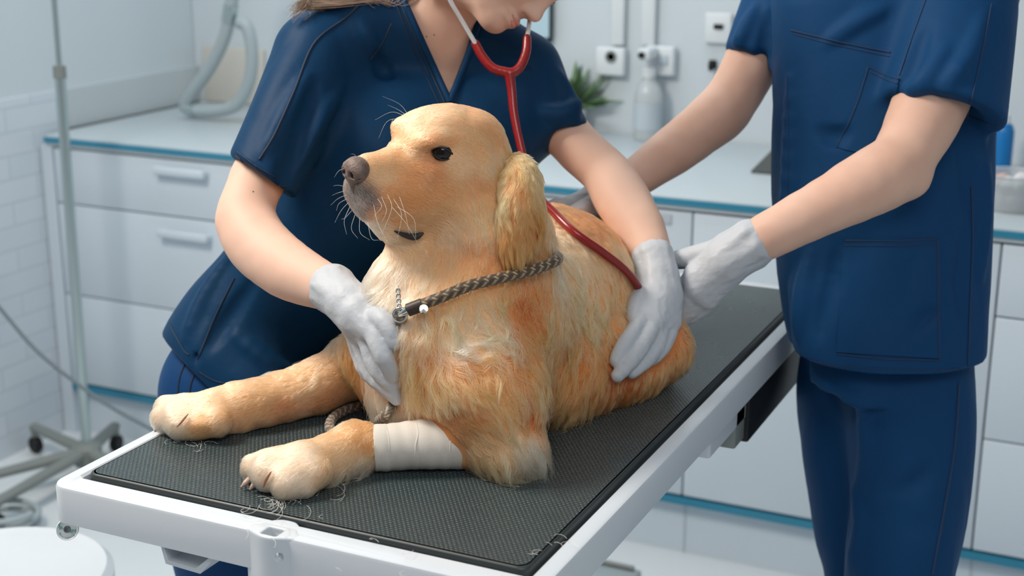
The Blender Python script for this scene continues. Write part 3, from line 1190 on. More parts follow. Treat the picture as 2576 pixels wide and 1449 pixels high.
# ------------------------------------------------------------------ the dog
gz = lambda px, py, r: on_plane(px, py, 2, MZ + r)
HE = at(1056, 363, 1.615)
hf = cvec(-0.75, -0.17, 0.64)
hs = cvec(0.66, -0.36, 0.66)
hs = hs - hf * (hs @ hf)
hs /= np.linalg.norm(hs)
hu = np.cross(hf, hs)
if hu @ UPV < 0:
    hu = -hu
HR = np.array([hf, hs, hu])


def H(x, y, z):
    return HE + x * hf + y * hs + z * hu


D = Field()
# trunk
D.u(Cone((-0.755, 1.475, 1.048), (-0.738, 1.68, 1.036), 0.116, 0.114), 0.03)
D.u(Cone((-0.738, 1.68, 1.036), (-0.758, 1.90, 1.008), 0.114, 0.080), 0.03)
D.u(Ell(at(1120, 930, 1.70), (0.10, 0.085, 0.11)), 0.05)
D.u(Ell((-0.765, 1.92, 0.992), (0.095, 0.095, 0.080)), 0.04)
# belly edge towards the camera
D.u(Cone(gz(1395, 968, 0.045), gz(1560, 900, 0.045), 0.045, 0.045), 0.05)
# near hind leg and far hind leg
D.u(Cone(gz(1655, 872, 0.05), gz(1540, 915, 0.045), 0.044, 0.046), 0.03)
D.u(Cone(gz(1600, 930, 0.028), gz(1490, 982, 0.024), 0.026, 0.022), 0.03)
D.u(Cone((-0.83, 1.93, 0.975), (-0.85, 1.72, 0.965), 0.05, 0.04), 0.03)
# tail, curled to the far side
D.chain([(-0.735, 2.0, 0.99), (-0.80, 2.06, 0.955), (-0.90, 2.04, 0.945), (-0.95, 1.95, 0.943)], [0.03, 0.024, 0.02, 0.014], 0.02)
# neck
D.chain([H(-0.065, 0, -0.045), at(1222, 600, 1.680), at(1205, 770, 1.695)], [0.050, 0.066, 0.092], 0.045)
D.u(Ell(at(1010, 730, 1.655), (0.028, 0.035, 0.055)), 0.05)
# near foreleg
el = gz(1285, 1118, 0.034)
D.chain([at(1140, 850, 1.645), at(1225, 985, 1.618), el], [0.072, 0.052, 0.033], 0.045)
D.chain([el, gz(1175, 1112, 0.030)], [0.032, 0.028], 0.02)
D.chain([gz(1175, 1112, 0.030), gz(945, 1126, 0.026)], [0.026, 0.0225], 0.012)
D.chain([gz(945, 1126, 0.026), gz(895, 1122, 0.029), gz(830, 1152, 0.024), gz(765, 1172, 0.024)], [0.0225, 0.0255, 0.0225, 0.023], 0.012)
D.u(Ell(gz(900, 1168, 0.010), (0.012, 0.012, 0.012)), 0.012)
for a, b, ra, rb in (((765, 1165), (672, 1182), 0.022, 0.0185), ((775, 1180), (722, 1210), 0.021, 0.0195), ((745, 1160), (640, 1178), 0.018, 0.016), ((790, 1186), (768, 1214), 0.017, 0.015)):
    D.u(Cone(gz(*a, 0.024), gz(*b, rb * 0.95), ra, rb), 0.009)
D.u(Cone(gz(760, 1168, 0.026), gz(678, 1190, 0.021), 0.024, 0.0205), 0.008)
# far foreleg
D.chain([at(975, 880, 1.745), gz(890, 925, 0.046), gz(800, 970, 0.036), gz(700, 1003, 0.028), gz(610, 1026, 0.025), gz(560, 1034, 0.025)], [0.056, 0.034, 0.0275, 0.0235, 0.0220, 0.023], 0.03)
D.u(Cone(gz(640, 1018, 0.025), gz(490, 1042, 0.022), 0.0225, 0.0205), 0.02)
D.u(Ell(gz(560, 1068, 0.008), (0.009, 0.009, 0.009)), 0.008)
for a, b, ra, rb in (((540, 1035), (418, 1052), 0.022, 0.0185), ((545, 1045), (455, 1068), 0.021, 0.019), ((530, 1025), (425, 1030), 0.019, 0.017), ((545, 1060), (500, 1074), 0.018, 0.016)):
    D.u(Cone(gz(*a, 0.024), gz(*b, rb * 0.95), ra, rb), 0.008)
D.u(Cone(gz(540, 1035, 0.026), gz(445, 1052, 0.021), 0.023, 0.0195), 0.008)
# head
D.u(Ell(H(-0.052, 0, -0.006), (0.066, 0.052, 0.044), HR), 0.025)
D.u(Ell(H(-0.020, 0, 0.000), (0.045, 0.040, 0.036), HR), 0.02)
for s in (1, -1):
    D.u(Ell(H(-0.046, 0.030 * s, -0.050), (0.046, 0.030, 0.042), HR), 0.03)
    D.u(Ell(H(0.004, 0.027 * s, 0.010), (0.017, 0.014, 0.010), HR), 0.015)
    D.u(Cone(H(-0.005, 0.024 * s, -0.052), H(0.064, 0.011 * s, -0.048), 0.031, 0.0225), 0.016)
    D.u(Cone(H(0.005, 0.030 * s, -0.022), H(-0.05, 0.044 * s, -0.026), 0.012, 0.016), 0.02)
D.u(Cone(H(0.012, 0, -0.028), H(0.069, 0, -0.024), 0.029, 0.0190), 0.016)
D.u(Cone(H(-0.035, 0, -0.092), H(0.061, 0, -0.064), 0.038, 0.0175), 0.014)
D.u(Cone(H(-0.02, 0, -0.095), H(0.030, 0, -0.086), 0.030, 0.024), 0.02)
for s in (1, -1):
    D.cut(Ell(H(0.010, 0.040 * s, 0.001), (0.014, 0.011, 0.0095), HR), 0.008)
# mouth line
D.cut(Cone(H(0.078, 0.020, -0.060), H(0.040, 0.036, -0.077), 0.0012, 0.0016), 0.005)
D.cut(Cone(H(0.040, 0.036, -0.077), H(0.012, 0.042, -0.092), 0.0016, 0.0024), 0.005)
D.disp(lambda P: 0.0015 * vnoise(P * 38, 3) + 0.0008 * vnoise(P * 90, 4))
D.clip(Plane((0, 0, MZ + 0.0004), (0, 0, -1)), 0.003)

dog = root('dog', 'golden retriever lying on the examination table with a bandaged front leg', 'dog', (-0.74, 1.6, MZ))
M['dog_skin'] = mat('golden_undercoat', (0.5, 0.3, 0.13), 0.8)
body, DV, DQ = field_obj('body', D, (-1.14, 1.10, 0.915), (-0.52, 2.16, 1.36), 0.0032, M['dog_skin'], dog)
DB = bvh_of(DV, DQ)

# ears (hang from the skull)
def ear(px_chain, name, flat, hint, side):
    F = Field()
    pts = [p for p, _, _ in px_chain]
    for (a, ra, fa), (b, rb, fb) in zip(px_chain[:-1], px_chain[1:]):
        F.u(Cone(a, b, ra, rb), 0.012)
    return F


EA = Field()
ex = cvec(0.50, -0.1, 0.86)     # thickness direction of the near ear
ey = np.cross(UPV, ex)
ey /= np.linalg.norm(ey)
ez = np.cross(ex, ey)
ER = np.array([ex, ey, ez])
_ek = spline(np.array([(1300, 415, 1.662, 24, 24, 0.012), (1306, 455, 1.638, 46, 44, 0.012), (1312, 510, 1.619, 54, 52, 0.011), (1304, 575, 1.609, 46, 48, 0.010), (1288, 645, 1.604, 20, 32, 0.008)]), 13)
for px, py, d, w, h, th in _ek:
    EA.u(Ell(at(px, py, d), (th, rad(w, d), rad(h, d)), ER), 0.012)
EA.disp(lambda P: 0.002 * vnoise(P * 50, 8))
ear_o, EV, EQ = field_obj('ear', EA, at(1310, 510, 1.62) - 0.12, at(1310, 510, 1.62) + 0.12, 0.003, M['dog_skin'], dog)
EB = bvh_of(EV, EQ)
FE = Field()
for x, y, z, r in ((-0.080, -0.044, -0.022, 0.018), (-0.085, -0.058, -0.045, 0.020), (-0.080, -0.064, -0.07, 0.020), (-0.075, -0.060, -0.105, 0.013)):
    FE.u(Ell(H(x, y, z), (r * 1.3, r * 0.55, r * 1.6), HR), 0.015)
fear_o, FV, FQ = field_obj('ear', FE, H(-0.08, -0.06, -0.05) - 0.11, H(-0.08, -0.06, -0.05) + 0.11, 0.004, M['dog_skin'], dog)

# nose
M['dog_nose'] = mat('brown_nose_leather', (0.10, 0.060, 0.045), 0.5, noise=(120, 0.5, (0.22, 0.145, 0.115)), bump=(420, 0.5))
N_ = Field()
nh = lambda x, y, z: H(0.0850 + (x - 0.090) * 0.80, y * 0.80, -0.0185 + (z + 0.016) * 0.80)
N_.u(Ell(nh(0.090, 0, -0.016), (0.0138, 0.0168, 0.0133), HR), 0.004)
N_.u(Ell(nh(0.096, 0.0095, -0.021), (0.0086, 0.0086, 0.0086), HR), 0.005)
N_.u(Ell(nh(0.096, -0.0095, -0.021), (0.0086, 0.0086, 0.0086), HR), 0.005)
N_.u(Cone(nh(0.099, 0, -0.026), nh(0.090, 0, -0.048), 0.0056, 0.0043), 0.006)
N_.cut(Cone(nh(0.112, 0, -0.014), nh(0.101, 0, -0.050), 0.0011, 0.0013), 0.002)
for s in (1, -1):
    N_.cut(Cone(nh(0.112, 0.0085 * s, -0.021), nh(0.092, 0.0075 * s, -0.022), 0.0038, 0.0030), 0.002)
    N_.cut(Cone(nh(0.103, 0.012 * s, -0.024), nh(0.094, 0.021 * s, -0.0255), 0.0017, 0.0012), 0.002)
nose_o, _, _ = field_obj('nose', N_, H(0.085, 0, -0.028) - 0.04, H(0.085, 0, -0.028) + 0.04, 0.0011, M['dog_nose'], dog)

# eyes with dark lids
M['dog_eye'] = mat('dark_brown_eye', (0.012, 0.007, 0.005), 0.07, spec=0.4)
M['dog_lid'] = mat('dark_eye_rim', (0.018, 0.013, 0.011), 0.5)
EYE = []
for s in (1, -1):
    ec = H(-0.0055, 0.0345 * s, 0.0015)
    en = 0.66 * hf + 0.75 * s * hs + 0.04 * hu
    en /= np.linalg.norm(en)
    ea = np.cross(hu, en)
    ea /= np.linalg.norm(ea)
    eu = np.cross(en, ea)
    EYE.append((ec, en, ea, eu))
    re_ = 0.0122
    eo = lathe('eye', [(0.0, -re_)] + [(re_ * math.sin(a), -re_ * math.cos(a)) for a in np.linspace(0.2, math.pi - 0.12, 18)] + [(0.0, re_)], ec, en, M['dog_eye'], dog, 32)
    L = Field()
    up_, lo_ = [], []
    for t in np.linspace(-1, 1, 15):
        xx = 0.0126 * t
        for lst, yy in ((up_, 0.0072 * (1 - t * t) ** 0.7), (lo_, -0.0064 * (1 - t * t) ** 0.8)):
            y_ = yy - 0.0022 * t * s
            zz = math.sqrt(max((re_ + 0.0004) ** 2 - xx * xx - y_ * y_, 0.0))
            lst.append(ec + ea * xx + eu * y_ + en * max(zz, 0.004))
    for lst, r_ in ((up_, 0.0011), (lo_, 0.0011)):
        for a, b in zip(lst[:-1], lst[1:]):
            L.u(Cone(a, b, r_, r_), 0.0008)
    field_obj('eyelid', L, ec - 0.022, ec + 0.022, 0.0009, M['dog_lid'], eo)

# dark lip at the corner of the mouth
M['dog_lip'] = mat('dark_lip', (0.022, 0.018, 0.018), 0.4)
_lp = [p + n * 0.0030 for p, n in hits(DB, [(992, 577), (1010, 585), (1028, 591), (1046, 592), (1064, 582)]) if p is not None]
tube('lip', _lp, [0.0008, 0.0026, 0.0036, 0.0040, 0.0012][:len(_lp)], M['dog_lip'], dog, n=22, seg=12)
# pinkish slit between the toes of the near paw
M['toe_slit'] = mat('brown_toe_skin', (0.36, 0.18, 0.12), 0.7)
_ts = [(p + n * 0.0045) for p, n in hits(DB, [(690, 1190), (684, 1198), (677, 1208), (668, 1220)]) if p is not None]
if len(_ts) == 4:
    tube('toe_crease', _ts, [0.0006, 0.0015, 0.0017, 0.0008], M['toe_slit'], dog, n=9, seg=8)
_ts = [(p + n * 0.0042) for p, n in hits(DB, [(474, 1046), (466, 1054), (456, 1064), (447, 1073)]) if p is not None]
if len(_ts) == 4:
    tube('toe_crease', _ts, [0.0005, 0.0011, 0.0012, 0.0006], M['toe_slit'], dog, n=9, seg=8)
# nails
M['nail'] = mat('pinkish_nail', (0.50, 0.36, 0.29), 0.4)
for (x0, y0, h0), (x1, y1, h1) in (((628, 1206, 0.010), (606, 1226, 0.004)), ((645, 1214, 0.010), (628, 1232, 0.004)), ((410, 1070, 0.010), (388, 1086, 0.005)), ((446, 1082, 0.009), (430, 1102, 0.004)), ((566, 1066, 0.010), (548, 1086, 0.004))):
    tube('nail', [gz(x0, y0, h0), gz((x0 + x1) / 2, (y0 + y1) / 2 - 1, (h0 + h1) / 2 + 0.001), gz(x1, y1, h1)], [0.0036, 0.0029, 0.0010], M['nail'], dog, n=7, seg=10)

# ------------------------------------------------------------------ bandage
ba, bb_ = gz(1172, 1109, 0.031), gz(941, 1127, 0.027)
bandage = None
prof_t = np.linspace(0, 1, 60)
ax = bb_ - ba
seg = 48
axn = ax / np.linalg.norm(ax)
n1 = np.cross(axn, [0, 0, 1.0])
n1 /= np.linalg.norm(n1)
n2 = np.cross(n1, axn)
V, Fq = [], []
for i, t in enumerate(prof_t):
    base = 0.0305 + (0.0258 - 0.0305) * t
    st_ = 0.0010 * (t < 0.17) + 0.0007 * (t > 0.86) + 0.0006 * (0.17 < t < 0.52)
    for j in range(seg):
        a = 2 * np.pi * j / seg
        wr = 0.0004 * math.sin(9 * t + 3 * a) + 0.0003 * math.sin(40 * t + a)
        r = base + st_ + wr
        q = ba + ax * t + r * (math.cos(a) * n1 + math.sin(a) * n2)
        q[2] = max(q[2], MZ + 0.0008)
        V.append(q)
for i in range(len(prof_t) - 1):
    for j in range(seg):
        k = (j + 1) % seg
        Fq.append((i * seg + j, i * seg + k, (i + 1) * seg + k, (i + 1) * seg + j))
# return inwards at the ends so the wrap has a thickness
for e, i in ((0, 0), (1, len(prof_t) - 1)):
    b0 = len(V)
    c = ba + ax * prof_t[i]
    for j in range(seg):
        V.append(c + (V[i * seg + j] - c) * 0.86)
    for j in range(seg):
        k = (j + 1) % seg
        Fq.append((i * seg + j, b0 + j, b0 + k, i * seg + k) if e == 0 else (i * seg + j, i * seg + k, b0 + k, b0 + j))
bm_ = M['bandage']
_nt = bm_.node_tree
_w = _nt.nodes.new('ShaderNodeTexWave')
_w.inputs['Scale'].default_value = 620
_w.inputs['Distortion'].default_value = 3
_w.inputs['Detail'].default_value = 3
_tc = _nt.nodes['Texture Coordinate']
_mp = _nt.nodes.new('ShaderNodeMapping')
_mp.inputs['Rotation'].default_value = (0, 0, 0.65)
_nt.links.new(_tc.outputs['Object'], _mp.inputs[0])
_nt.links.new(_mp.outputs[0], _w.inputs['Vector'])
_b = _nt.nodes.new('ShaderNodeBump')
_b.inputs['Strength'].default_value = 0.28
_b.inputs['Distance'].default_value = 0.0012
_nt.links.new(_w.outputs['Fac'], _b.inputs['Height'])
_nt.links.new(_b.outputs['Normal'], _nt.nodes['Principled BSDF'].inputs['Normal'])
bandage = root('bandage', 'cream elastic bandage wrapped around the dog\'s near front leg', 'bandage', tuple((ba + bb_) / 2))
bw = obj('wrap', (V, Fq), M['bandage'], bandage)
BB = bvh_of(np.array(V), np.array(Fq))
seam('wrap_edge', BB, [(1048, 1066), (1052, 1090), (1046, 1120), (1044, 1150), (1038, 1172)], 0.0010, M['bandage'], bandage, n=24)
seam('wrap_edge', BB, [(1128, 1052), (1133, 1080), (1133, 1120), (1126, 1168)], 0.0008, M['bandage'], bandage, n=24)
seam('wrap_edge', BB, [(972, 1076), (978, 1100), (980, 1140), (978, 1176)], 0.0007, M['bandage'], bandage, n=24)
# ------------------------------------------------------------------ where the gloved hands press the coat
# right hand of the first person, on the dog's chest
h1_w = [(at(845, 733, 1.676), 0.0230), (at(880, 765, 1.655), 0.0220), (at(905, 795, 1.643), 0.0225)]
h1_p = [(at(907, 790, 1.634), at(946, 842, 1.608), 0.0195, 0.0110), (at(904, 798, 1.641), at(928, 852, 1.630), 0.0190, 0.0115), (at(901, 805, 1.649), at(911, 858, 1.649), 0.0180, 0.0112), (at(896, 806, 1.657), at(898, 857, 1.662), 0.0165, 0.0102)]
h1_f = [[(at(946, 842, 1.608), 0.0104), (at(958, 880, 1.601), 0.0092), (at(972, 908, 1.600), 0.0087), (at(990, 945, 1.610), 0.0072)],
        [(at(928, 852, 1.630), 0.0104), (at(936, 892, 1.625), 0.0092), (at(952, 932, 1.620), 0.0086), (at(989, 970, 1.617), 0.0070)],
        [(at(911, 858, 1.649), 0.0100), (at(919, 902, 1.646), 0.0088), (at(936, 944, 1.639), 0.0082), (at(992, 990, 1.621), 0.0066)],
        [(at(898, 857, 1.662), 0.0092), (at(908, 897, 1.659), 0.0080), (at(926, 938, 1.650), 0.0074), (at(998, 1004, 1.624), 0.0058)]]
h1_t = [(at(922, 797, 1.632), 0.0120), (at(956, 800, 1.610), 0.0105), (at(979, 824, 1.598), 0.0090), (at(995, 862, 1.594), 0.0072)]
# left hand of the first person, on the flank
h2_w = [(at(1645, 655, 1.900), 0.0235), (at(1655, 700, 1.885), 0.0235), (at(1660, 735, 1.876), 0.0250)]
h2_p = [(at(1640, 735, 1.880), at(1622, 800, 1.862), 0.022, 0.014), (at(1655, 740, 1.874), at(1645, 815, 1.856), 0.022, 0.0145), (at(1668, 745, 1.876), at(1664, 818, 1.860), 0.021, 0.014), (at(1678, 750, 1.884), at(1682, 812, 1.870), 0.018, 0.0125)]
h2_f = [[(at(1618, 800, 1.862), 0.0102), (at(1590, 842, 1.846), 0.0090), (at(1568, 874, 1.842), 0.0084), (at(1550, 908, 1.846), 0.0068)],
        [(at(1643, 815, 1.856), 0.0102), (at(1617, 864, 1.838), 0.0090), (at(1587, 906, 1.834), 0.0084), (at(1553, 946, 1.838), 0.0066)],
        [(at(1667, 818, 1.860), 0.0100), (at(1650, 872, 1.842), 0.0088), (at(1622, 908, 1.838), 0.0082), (at(1588, 938, 1.842), 0.0064)],
        [(at(1688, 810, 1.870), 0.0092), (at(1680, 850, 1.856), 0.0080), (at(1662, 882, 1.852), 0.0074), (at(1638, 906, 1.854), 0.0058)]]
h2_t = [(at(1645, 720, 1.876), 0.0135), (at(1614, 745, 1.864), 0.0118), (at(1600, 770, 1.858), 0.0102), (at(1596, 800, 1.862), 0.0082)]



def fwd_shift(h, dd):
    """bring a hand towards the camera side of the coat"""
    w, p, f, t = h
    v = -FWD * dd
    n = len(w)
    w = [(a + v * (i / (n - 1)), r) for i, (a, r) in enumerate(w)]
    p = [(a + v, b + v, r, q) for a, b, r, q in p]
    f = [[(a + v * (1.0 if i < len(c) - 1 else 0.75), r) for i, (a, r) in enumerate(c)] for c in f]
    t = [(a + v * (1.0 if i < len(t) - 1 else 0.75), r) for i, (a, r) in enumerate(t)]
    return w, p, f, t




def press(h, gaps=(0.004, 0.010, 0.004, 0.001)):
    """lay a hand on the coat: no joint deeper than the body under it"""
    w, p, f, t = h

    def q(c, r, gap=0.004):
        x = c - CAM
        d = x @ FWD
        px = IMW / 2 + FPX * (x @ RGT) / d
        py = IMH / 2 - FPX * (x @ UPV) / d
        (hp_, n), = hits(DB, [(px, py)])
        if hp_ is None:
            return c
        ds = (hp_ - CAM) @ FWD - r - gap
        return c if d < ds else at(px, py, ds)

    f = [[(q(c, r, g), r) for c, r in ch] for ch, g in zip(f, gaps)]
    t = [(q(c, r), r) for c, r in t]
    p = [(q(a, r), f[min(i, 3)][0][0], r, r2) for i, (a, b, r, r2) in enumerate(p)]
    return w, p, f, t


h2_w, h2_p, h2_f, h2_t = press((h2_w, h2_p, h2_f, h2_t))
dw = np.mean([a for a, b, r, r2 in h2_p], axis=0) - h2_w[2][0]
dw = FWD * (dw @ FWD)
h2_w = [(c + dw * k, r) for (c, r), k in zip(h2_w, (0.35, 0.7, 1.0))]
HANDPTS = []
for w, p, f, t in ((h1_w, h1_p, h1_f, h1_t), (h2_w, h2_p, h2_f, h2_t)):
    for ch in f + [t]:
        P = spline(np.array([c[0] for c in ch]), 10)
        HANDPTS += list(P[:9])
    for a, b, r, q in p:
        HANDPTS += [a, (a + b) / 2, b]
HANDPTS = np.array(HANDPTS)
# ------------------------------------------------------------------ fur
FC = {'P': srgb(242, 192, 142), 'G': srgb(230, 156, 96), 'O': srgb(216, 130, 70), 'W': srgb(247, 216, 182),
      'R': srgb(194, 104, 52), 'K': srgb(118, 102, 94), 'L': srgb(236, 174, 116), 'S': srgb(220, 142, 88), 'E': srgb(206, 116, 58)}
GUIDES = [  # px, py, dx, dy, mm, lift, curl, colour
    # head
    (1150, 285, 1, .2, 8, .25, .1, 'L'), (1090, 300, 1, -.1, 7, .25, .1, 'P'), (1060, 330, .9, -.5, 6, .3, .1, 'P'),
    (1120, 330, 1, 0, 7, .25, .1, 'P'), (1230, 320, 1, .5, 9, .25, .1, 'G'), (1265, 350, .7, .8, 15, .2, .15, 'G'), (1295, 385, .3, 1, 24, .18, .25, 'G'), (1315, 370, .5, 1, 24, .25, .3, 'L'), (1262, 400, .2, 1, 20, .2, .2, 'L'),
    (1200, 380, 1, .35, 9, .25, .1, 'L'), (1160, 420, 1, .35, 8, .25, .1, 'P'), (1230, 440, .9, .6, 12, .3, .15, 'P'),
    (1130, 355, .9, -.3, 6, .3, .1, 'G'), (1085, 362, .6, -.7, 5, .3, .1, 'S'), (1150, 395, 1, .2, 6, .25, .1, 'P'),
    (1030, 375, .9, -.35, 5, .25, .1, 'P'), (1000, 400, 1, -.15, 5, .25, .1, 'L'), (950, 405, 1, -.1, 4, .25, .1, 'L'),
    (960, 440, 1, .1, 5, .3, .1, 'P'), (1040, 430, 1, .25, 6, .25, .1, 'G'), (1090, 425, .8, .6, 5, .25, .1, 'S'),
    (980, 490, .9, .35, 5, .3, .1, 'G'), (1040, 500, .9, .4, 6, .25, .1, 'G'), (1110, 480, .9, .5, 8, .25, .1, 'G'),
    (1150, 500, .7, .7, 11, .25, .15, 'L'), (930, 500, .8, .5, 5, .3, .1, 'K'), (905, 500, .5, .8, 5, .35, .1, 'K'),
    (880, 490, .2, 1, 5, .4, .1, 'K'), (950, 540, .8, .5, 6, .3, .1, 'S'), (900, 530, .5, .8, 6, .4, .1, 'K'),
    (920, 555, .7, .6, 8, .4, .1, 'W'), (980, 590, .9, .4, 7, .35, .1, 'P'), (1010, 550, .9, .4, 6, .3, .1, 'G'),
    (1030, 605, .9, .3, 8, .35, .1, 'P'), (1090, 560, .9, .5, 9, .3, .15, 'L'), (1120, 600, .5, .8, 14, .35, .2, 'P'),
    (1190, 570, .2, 1, 20, .35, .3, 'P'), (1230, 520, .1, 1, 20, .3, .25, 'L'), (1215, 470, .3, 1, 14, .25, .2, 'G'),
    # neck
    (1040, 650, -.1, 1, 20, .2, .3, 'P'), (1060, 700, -.1, 1, 24, .2, .3, 'P'), (1110, 660, 0, 1, 24, .2, .3, 'L'),
    (1180, 640, .1, 1, 26, .2, .35, 'G'), (1240, 680, .1, 1, 26, .25, .35, 'G'), (1150, 720, 0, 1, 25, .2, .3, 'L'),
    (1000, 690, -.5, .8, 36, .6, .4, 'W'), (960, 720, -.9, .4, 42, .8, .4, 'W'), (960, 770, -.7, .6, 42, .7, .4, 'W'),
    (1020, 760, -.3, 1, 28, .35, .3, 'W'), (1360, 640, .1, 1, 26, .35, .35, 'G'), (1340, 680, .1, 1, 24, .3, .4, 'S'),
    # chest
    (1050, 840, -.2, 1, 36, .45, .4, 'P'), (1140, 800, .2, 1, 34, .4, .6, 'P'), (1100, 790, 0, 1, 34, .4, .5, 'L'), (1020, 880, -.3, 1, 40, .5, .4, 'L'),
    (1010, 960, -.2, 1, 44, .5, .4, 'P'), (950, 960, -.1, 1, 42, .5, .4, 'W'), (960, 1020, -.1, 1, 42, .5, .4, 'W'),
    (1050, 1000, -.1, 1, 24, .4, .4, 'G'), (1080, 1040, -.1, 1, 8, .35, .4, 'O'), (1060, 920, -.2, 1, 40, .45, .4, 'G'),
    # shoulder
    (1150, 870, .9, .3, 38, .5, .8, 'W'), (1220, 870, 1, .15, 38, .5, .8, 'P'), (1100, 920, .3, 1, 38, .45, .5, 'G'),
    (1190, 930, .7, .5, 36, .4, .6, 'G'), (1120, 980, 0, 1, 24, .4, .4, 'L'), (1200, 1000, .2, 1, 22, .4, .4, 'L'),
    (1260, 960, .5, .8, 34, .35, .5, 'G'), (1270, 1040, .4, 1, 34, .35, .4, 'L'), (1190, 1050, .7, .7, 9, .35, .3, 'O'),
    (1220, 1090, .7, .7, 20, .4, .4, 'L'), (1270, 1140, .3, .9, 36, .5, .4, 'P'), (1315, 1130, .6, .7, 38, .5, .4, 'W'),
    (1250, 1160, .1, 1, 30, .5, .4, 'L'), (1140, 1055, .6, .5, 5, .3, .3, 'O'),
    # ribs
    (1280, 740, .2, 1, 30, .35, .7, 'G'), (1320, 770, .1, 1, 30, .35, .9, 'R'), (1340, 720, .2, 1, 28, .35, .8, 'O'), (1230, 790, .3, .9, 34, .4, .7, 'P'),
    (1400, 680, .3, .9, 32, .45, .8, 'P'), (1450, 730, .3, 1, 36, .5, .9, 'L'), (1410, 790, .2, 1, 36, .4, .8, 'G'),
    (1330, 850, .4, .8, 32, .35, .8, 'O'), (1300, 900, .3, .9, 30, .35, .7, 'O'), (1420, 870, 0, 1, 36, .4, .7, 'O'),
    (1500, 800, .2, 1, 38, .45, .9, 'L'), (1550, 830, .2, 1, 38, .45, .9, 'G'), (1520, 900, -.1, 1, 36, .4, .6, 'O'),
    (1570, 780, .2, 1, 34, .4, .8, 'L'), (1400, 940, -.3, 1, 38, .4, .5, 'O'), (1460, 960, -.3, 1, 38, .4, .5, 'O'),
    (1340, 960, -.2, 1, 34, .35, .5, 'G'), (1400, 1020, -.3, .9, 36, .45, .4, 'S'), (1340, 1040, -.1, 1, 30, .4, .5, 'R'),
    (1480, 1010, -.3, .9, 36, .45, .4, 'O'), (1540, 960, -.2, 1, 32, .4, .5, 'R'),
    # back
    (1400, 590, .4, .8, 22, .3, .4, 'P'), (1440, 640, .4, .9, 24, .3, .5, 'P'), (1430, 555, .8, .3, 14, .25, .2, 'O'),
    (1500, 560, .8, .3, 12, .2, .2, 'O'), (1500, 610, .7, .6, 12, .2, .2, 'S'), (1550, 640, .5, .8, 12, .2, .2, 'L'),
    (1590, 690, .4, .9, 16, .25, .3, 'L'), (1550, 720, .3, 1, 26, .35, .5, 'G'), (1510, 690, .4, .9, 20, .3, .4, 'L'),
    # hind leg
    (1640, 870, -.3, .9, 20, .5, .3, 'O'), (1690, 880, .1, 1, 20, .6, .3, 'O'), (1640, 930, -.2, 1, 20, .5, .3, 'O'),
    (1580, 960, -.2, 1, 22, .5, .3, 'R'), (1670, 850, .1, .9, 18, .5, .3, 'S'), (1560, 930, -.2, 1, 24, .5, .4, 'O'),
    # near foreleg
    (900, 1095, -.8, .4, 12, .3, .5, 'L'), (925, 1120, -.2, .9, 14, .3, .6, 'G'), (925, 1080, -.5, .4, 10, .3, .4, 'L'), (840, 1130, -.9, .35, 9, .2, .1, 'P'),
    (780, 1150, -.9, .35, 7, .2, .1, 'W'), (710, 1180, -.9, .4, 6, .2, .1, 'W'), (650, 1190, -.7, .6, 6, .25, .1, 'W'),
    (730, 1215, -.5, .8, 7, .3, .1, 'W'), (830, 1180, -.8, .5, 9, .25, .2, 'L'), (885, 1160, -.5, .8, 36, .5, .5, 'P'),
    (915, 1168, -.5, .8, 40, .5, .5, 'W'),
    # far foreleg
    (890, 900, -.6, .6, 18, .3, .3, 'O'), (860, 940, -.7, .5, 20, .3, .3, 'L'), (800, 950, -.9, .35, 18, .3, .3, 'P'), (900, 960, -.5, .7, 20, .3, .3, 'O'),
    (740, 970, -.95, .25, 14, .3, .2, 'P'), (680, 985, -.95, .25, 13, .3, .2, 'P'), (830, 1000, -.9, .3, 10, .2, .2, 'S'),
    (720, 1030, -.95, .25, 8, .2, .1, 'S'), (640, 1040, -.95, .2, 9, .2, .1, 'L'), (560, 1010, -.95, .2, 9, .2, .1, 'P'),
    (480, 1030, -.9, .35, 6, .2, .1, 'W'), (410, 1050, -.8, .5, 6, .25, .1, 'W'), (500, 1065, -.8, .4, 7, .25, .1, 'L'),
    (440, 1080, -.6, .7, 6, .3, .1, 'W')]
EARG = [(1290, 410, -.1, 1, 16, .2, .3, 'G'), (1268, 440, -.2, 1, 24, .3, .4, 'G'), (1272, 490, -.1, 1, 26, .3, .4, 'L'),
        (1310, 410, .2, 1, 14, .2, .3, 'G'), (1330, 420, .5, .7, 18, .3, .4, 'G'), (1310, 470, .1, 1, 24, .2, .3, 'O'), (1345, 470, .2, 1, 26, .25, .3, 'G'),
        (1285, 560, -.1, 1, 26, .2, .2, 'E'), (1280, 630, .05, 1, 22, .15, .2, 'O'), (1310, 540, .1, 1, 26, .2, .3, 'E'), (1295, 520, 0, 1, 26, .2, .3, 'O'),
        (1350, 530, .1, 1, 28, .25, .4, 'E'), (1345, 580, .1, 1, 28, .3, .4, 'E'), (1325, 610, 0, 1, 26, .25, .3, 'E'), (1300, 600, 0, 1, 26, .2, .2, 'O')]


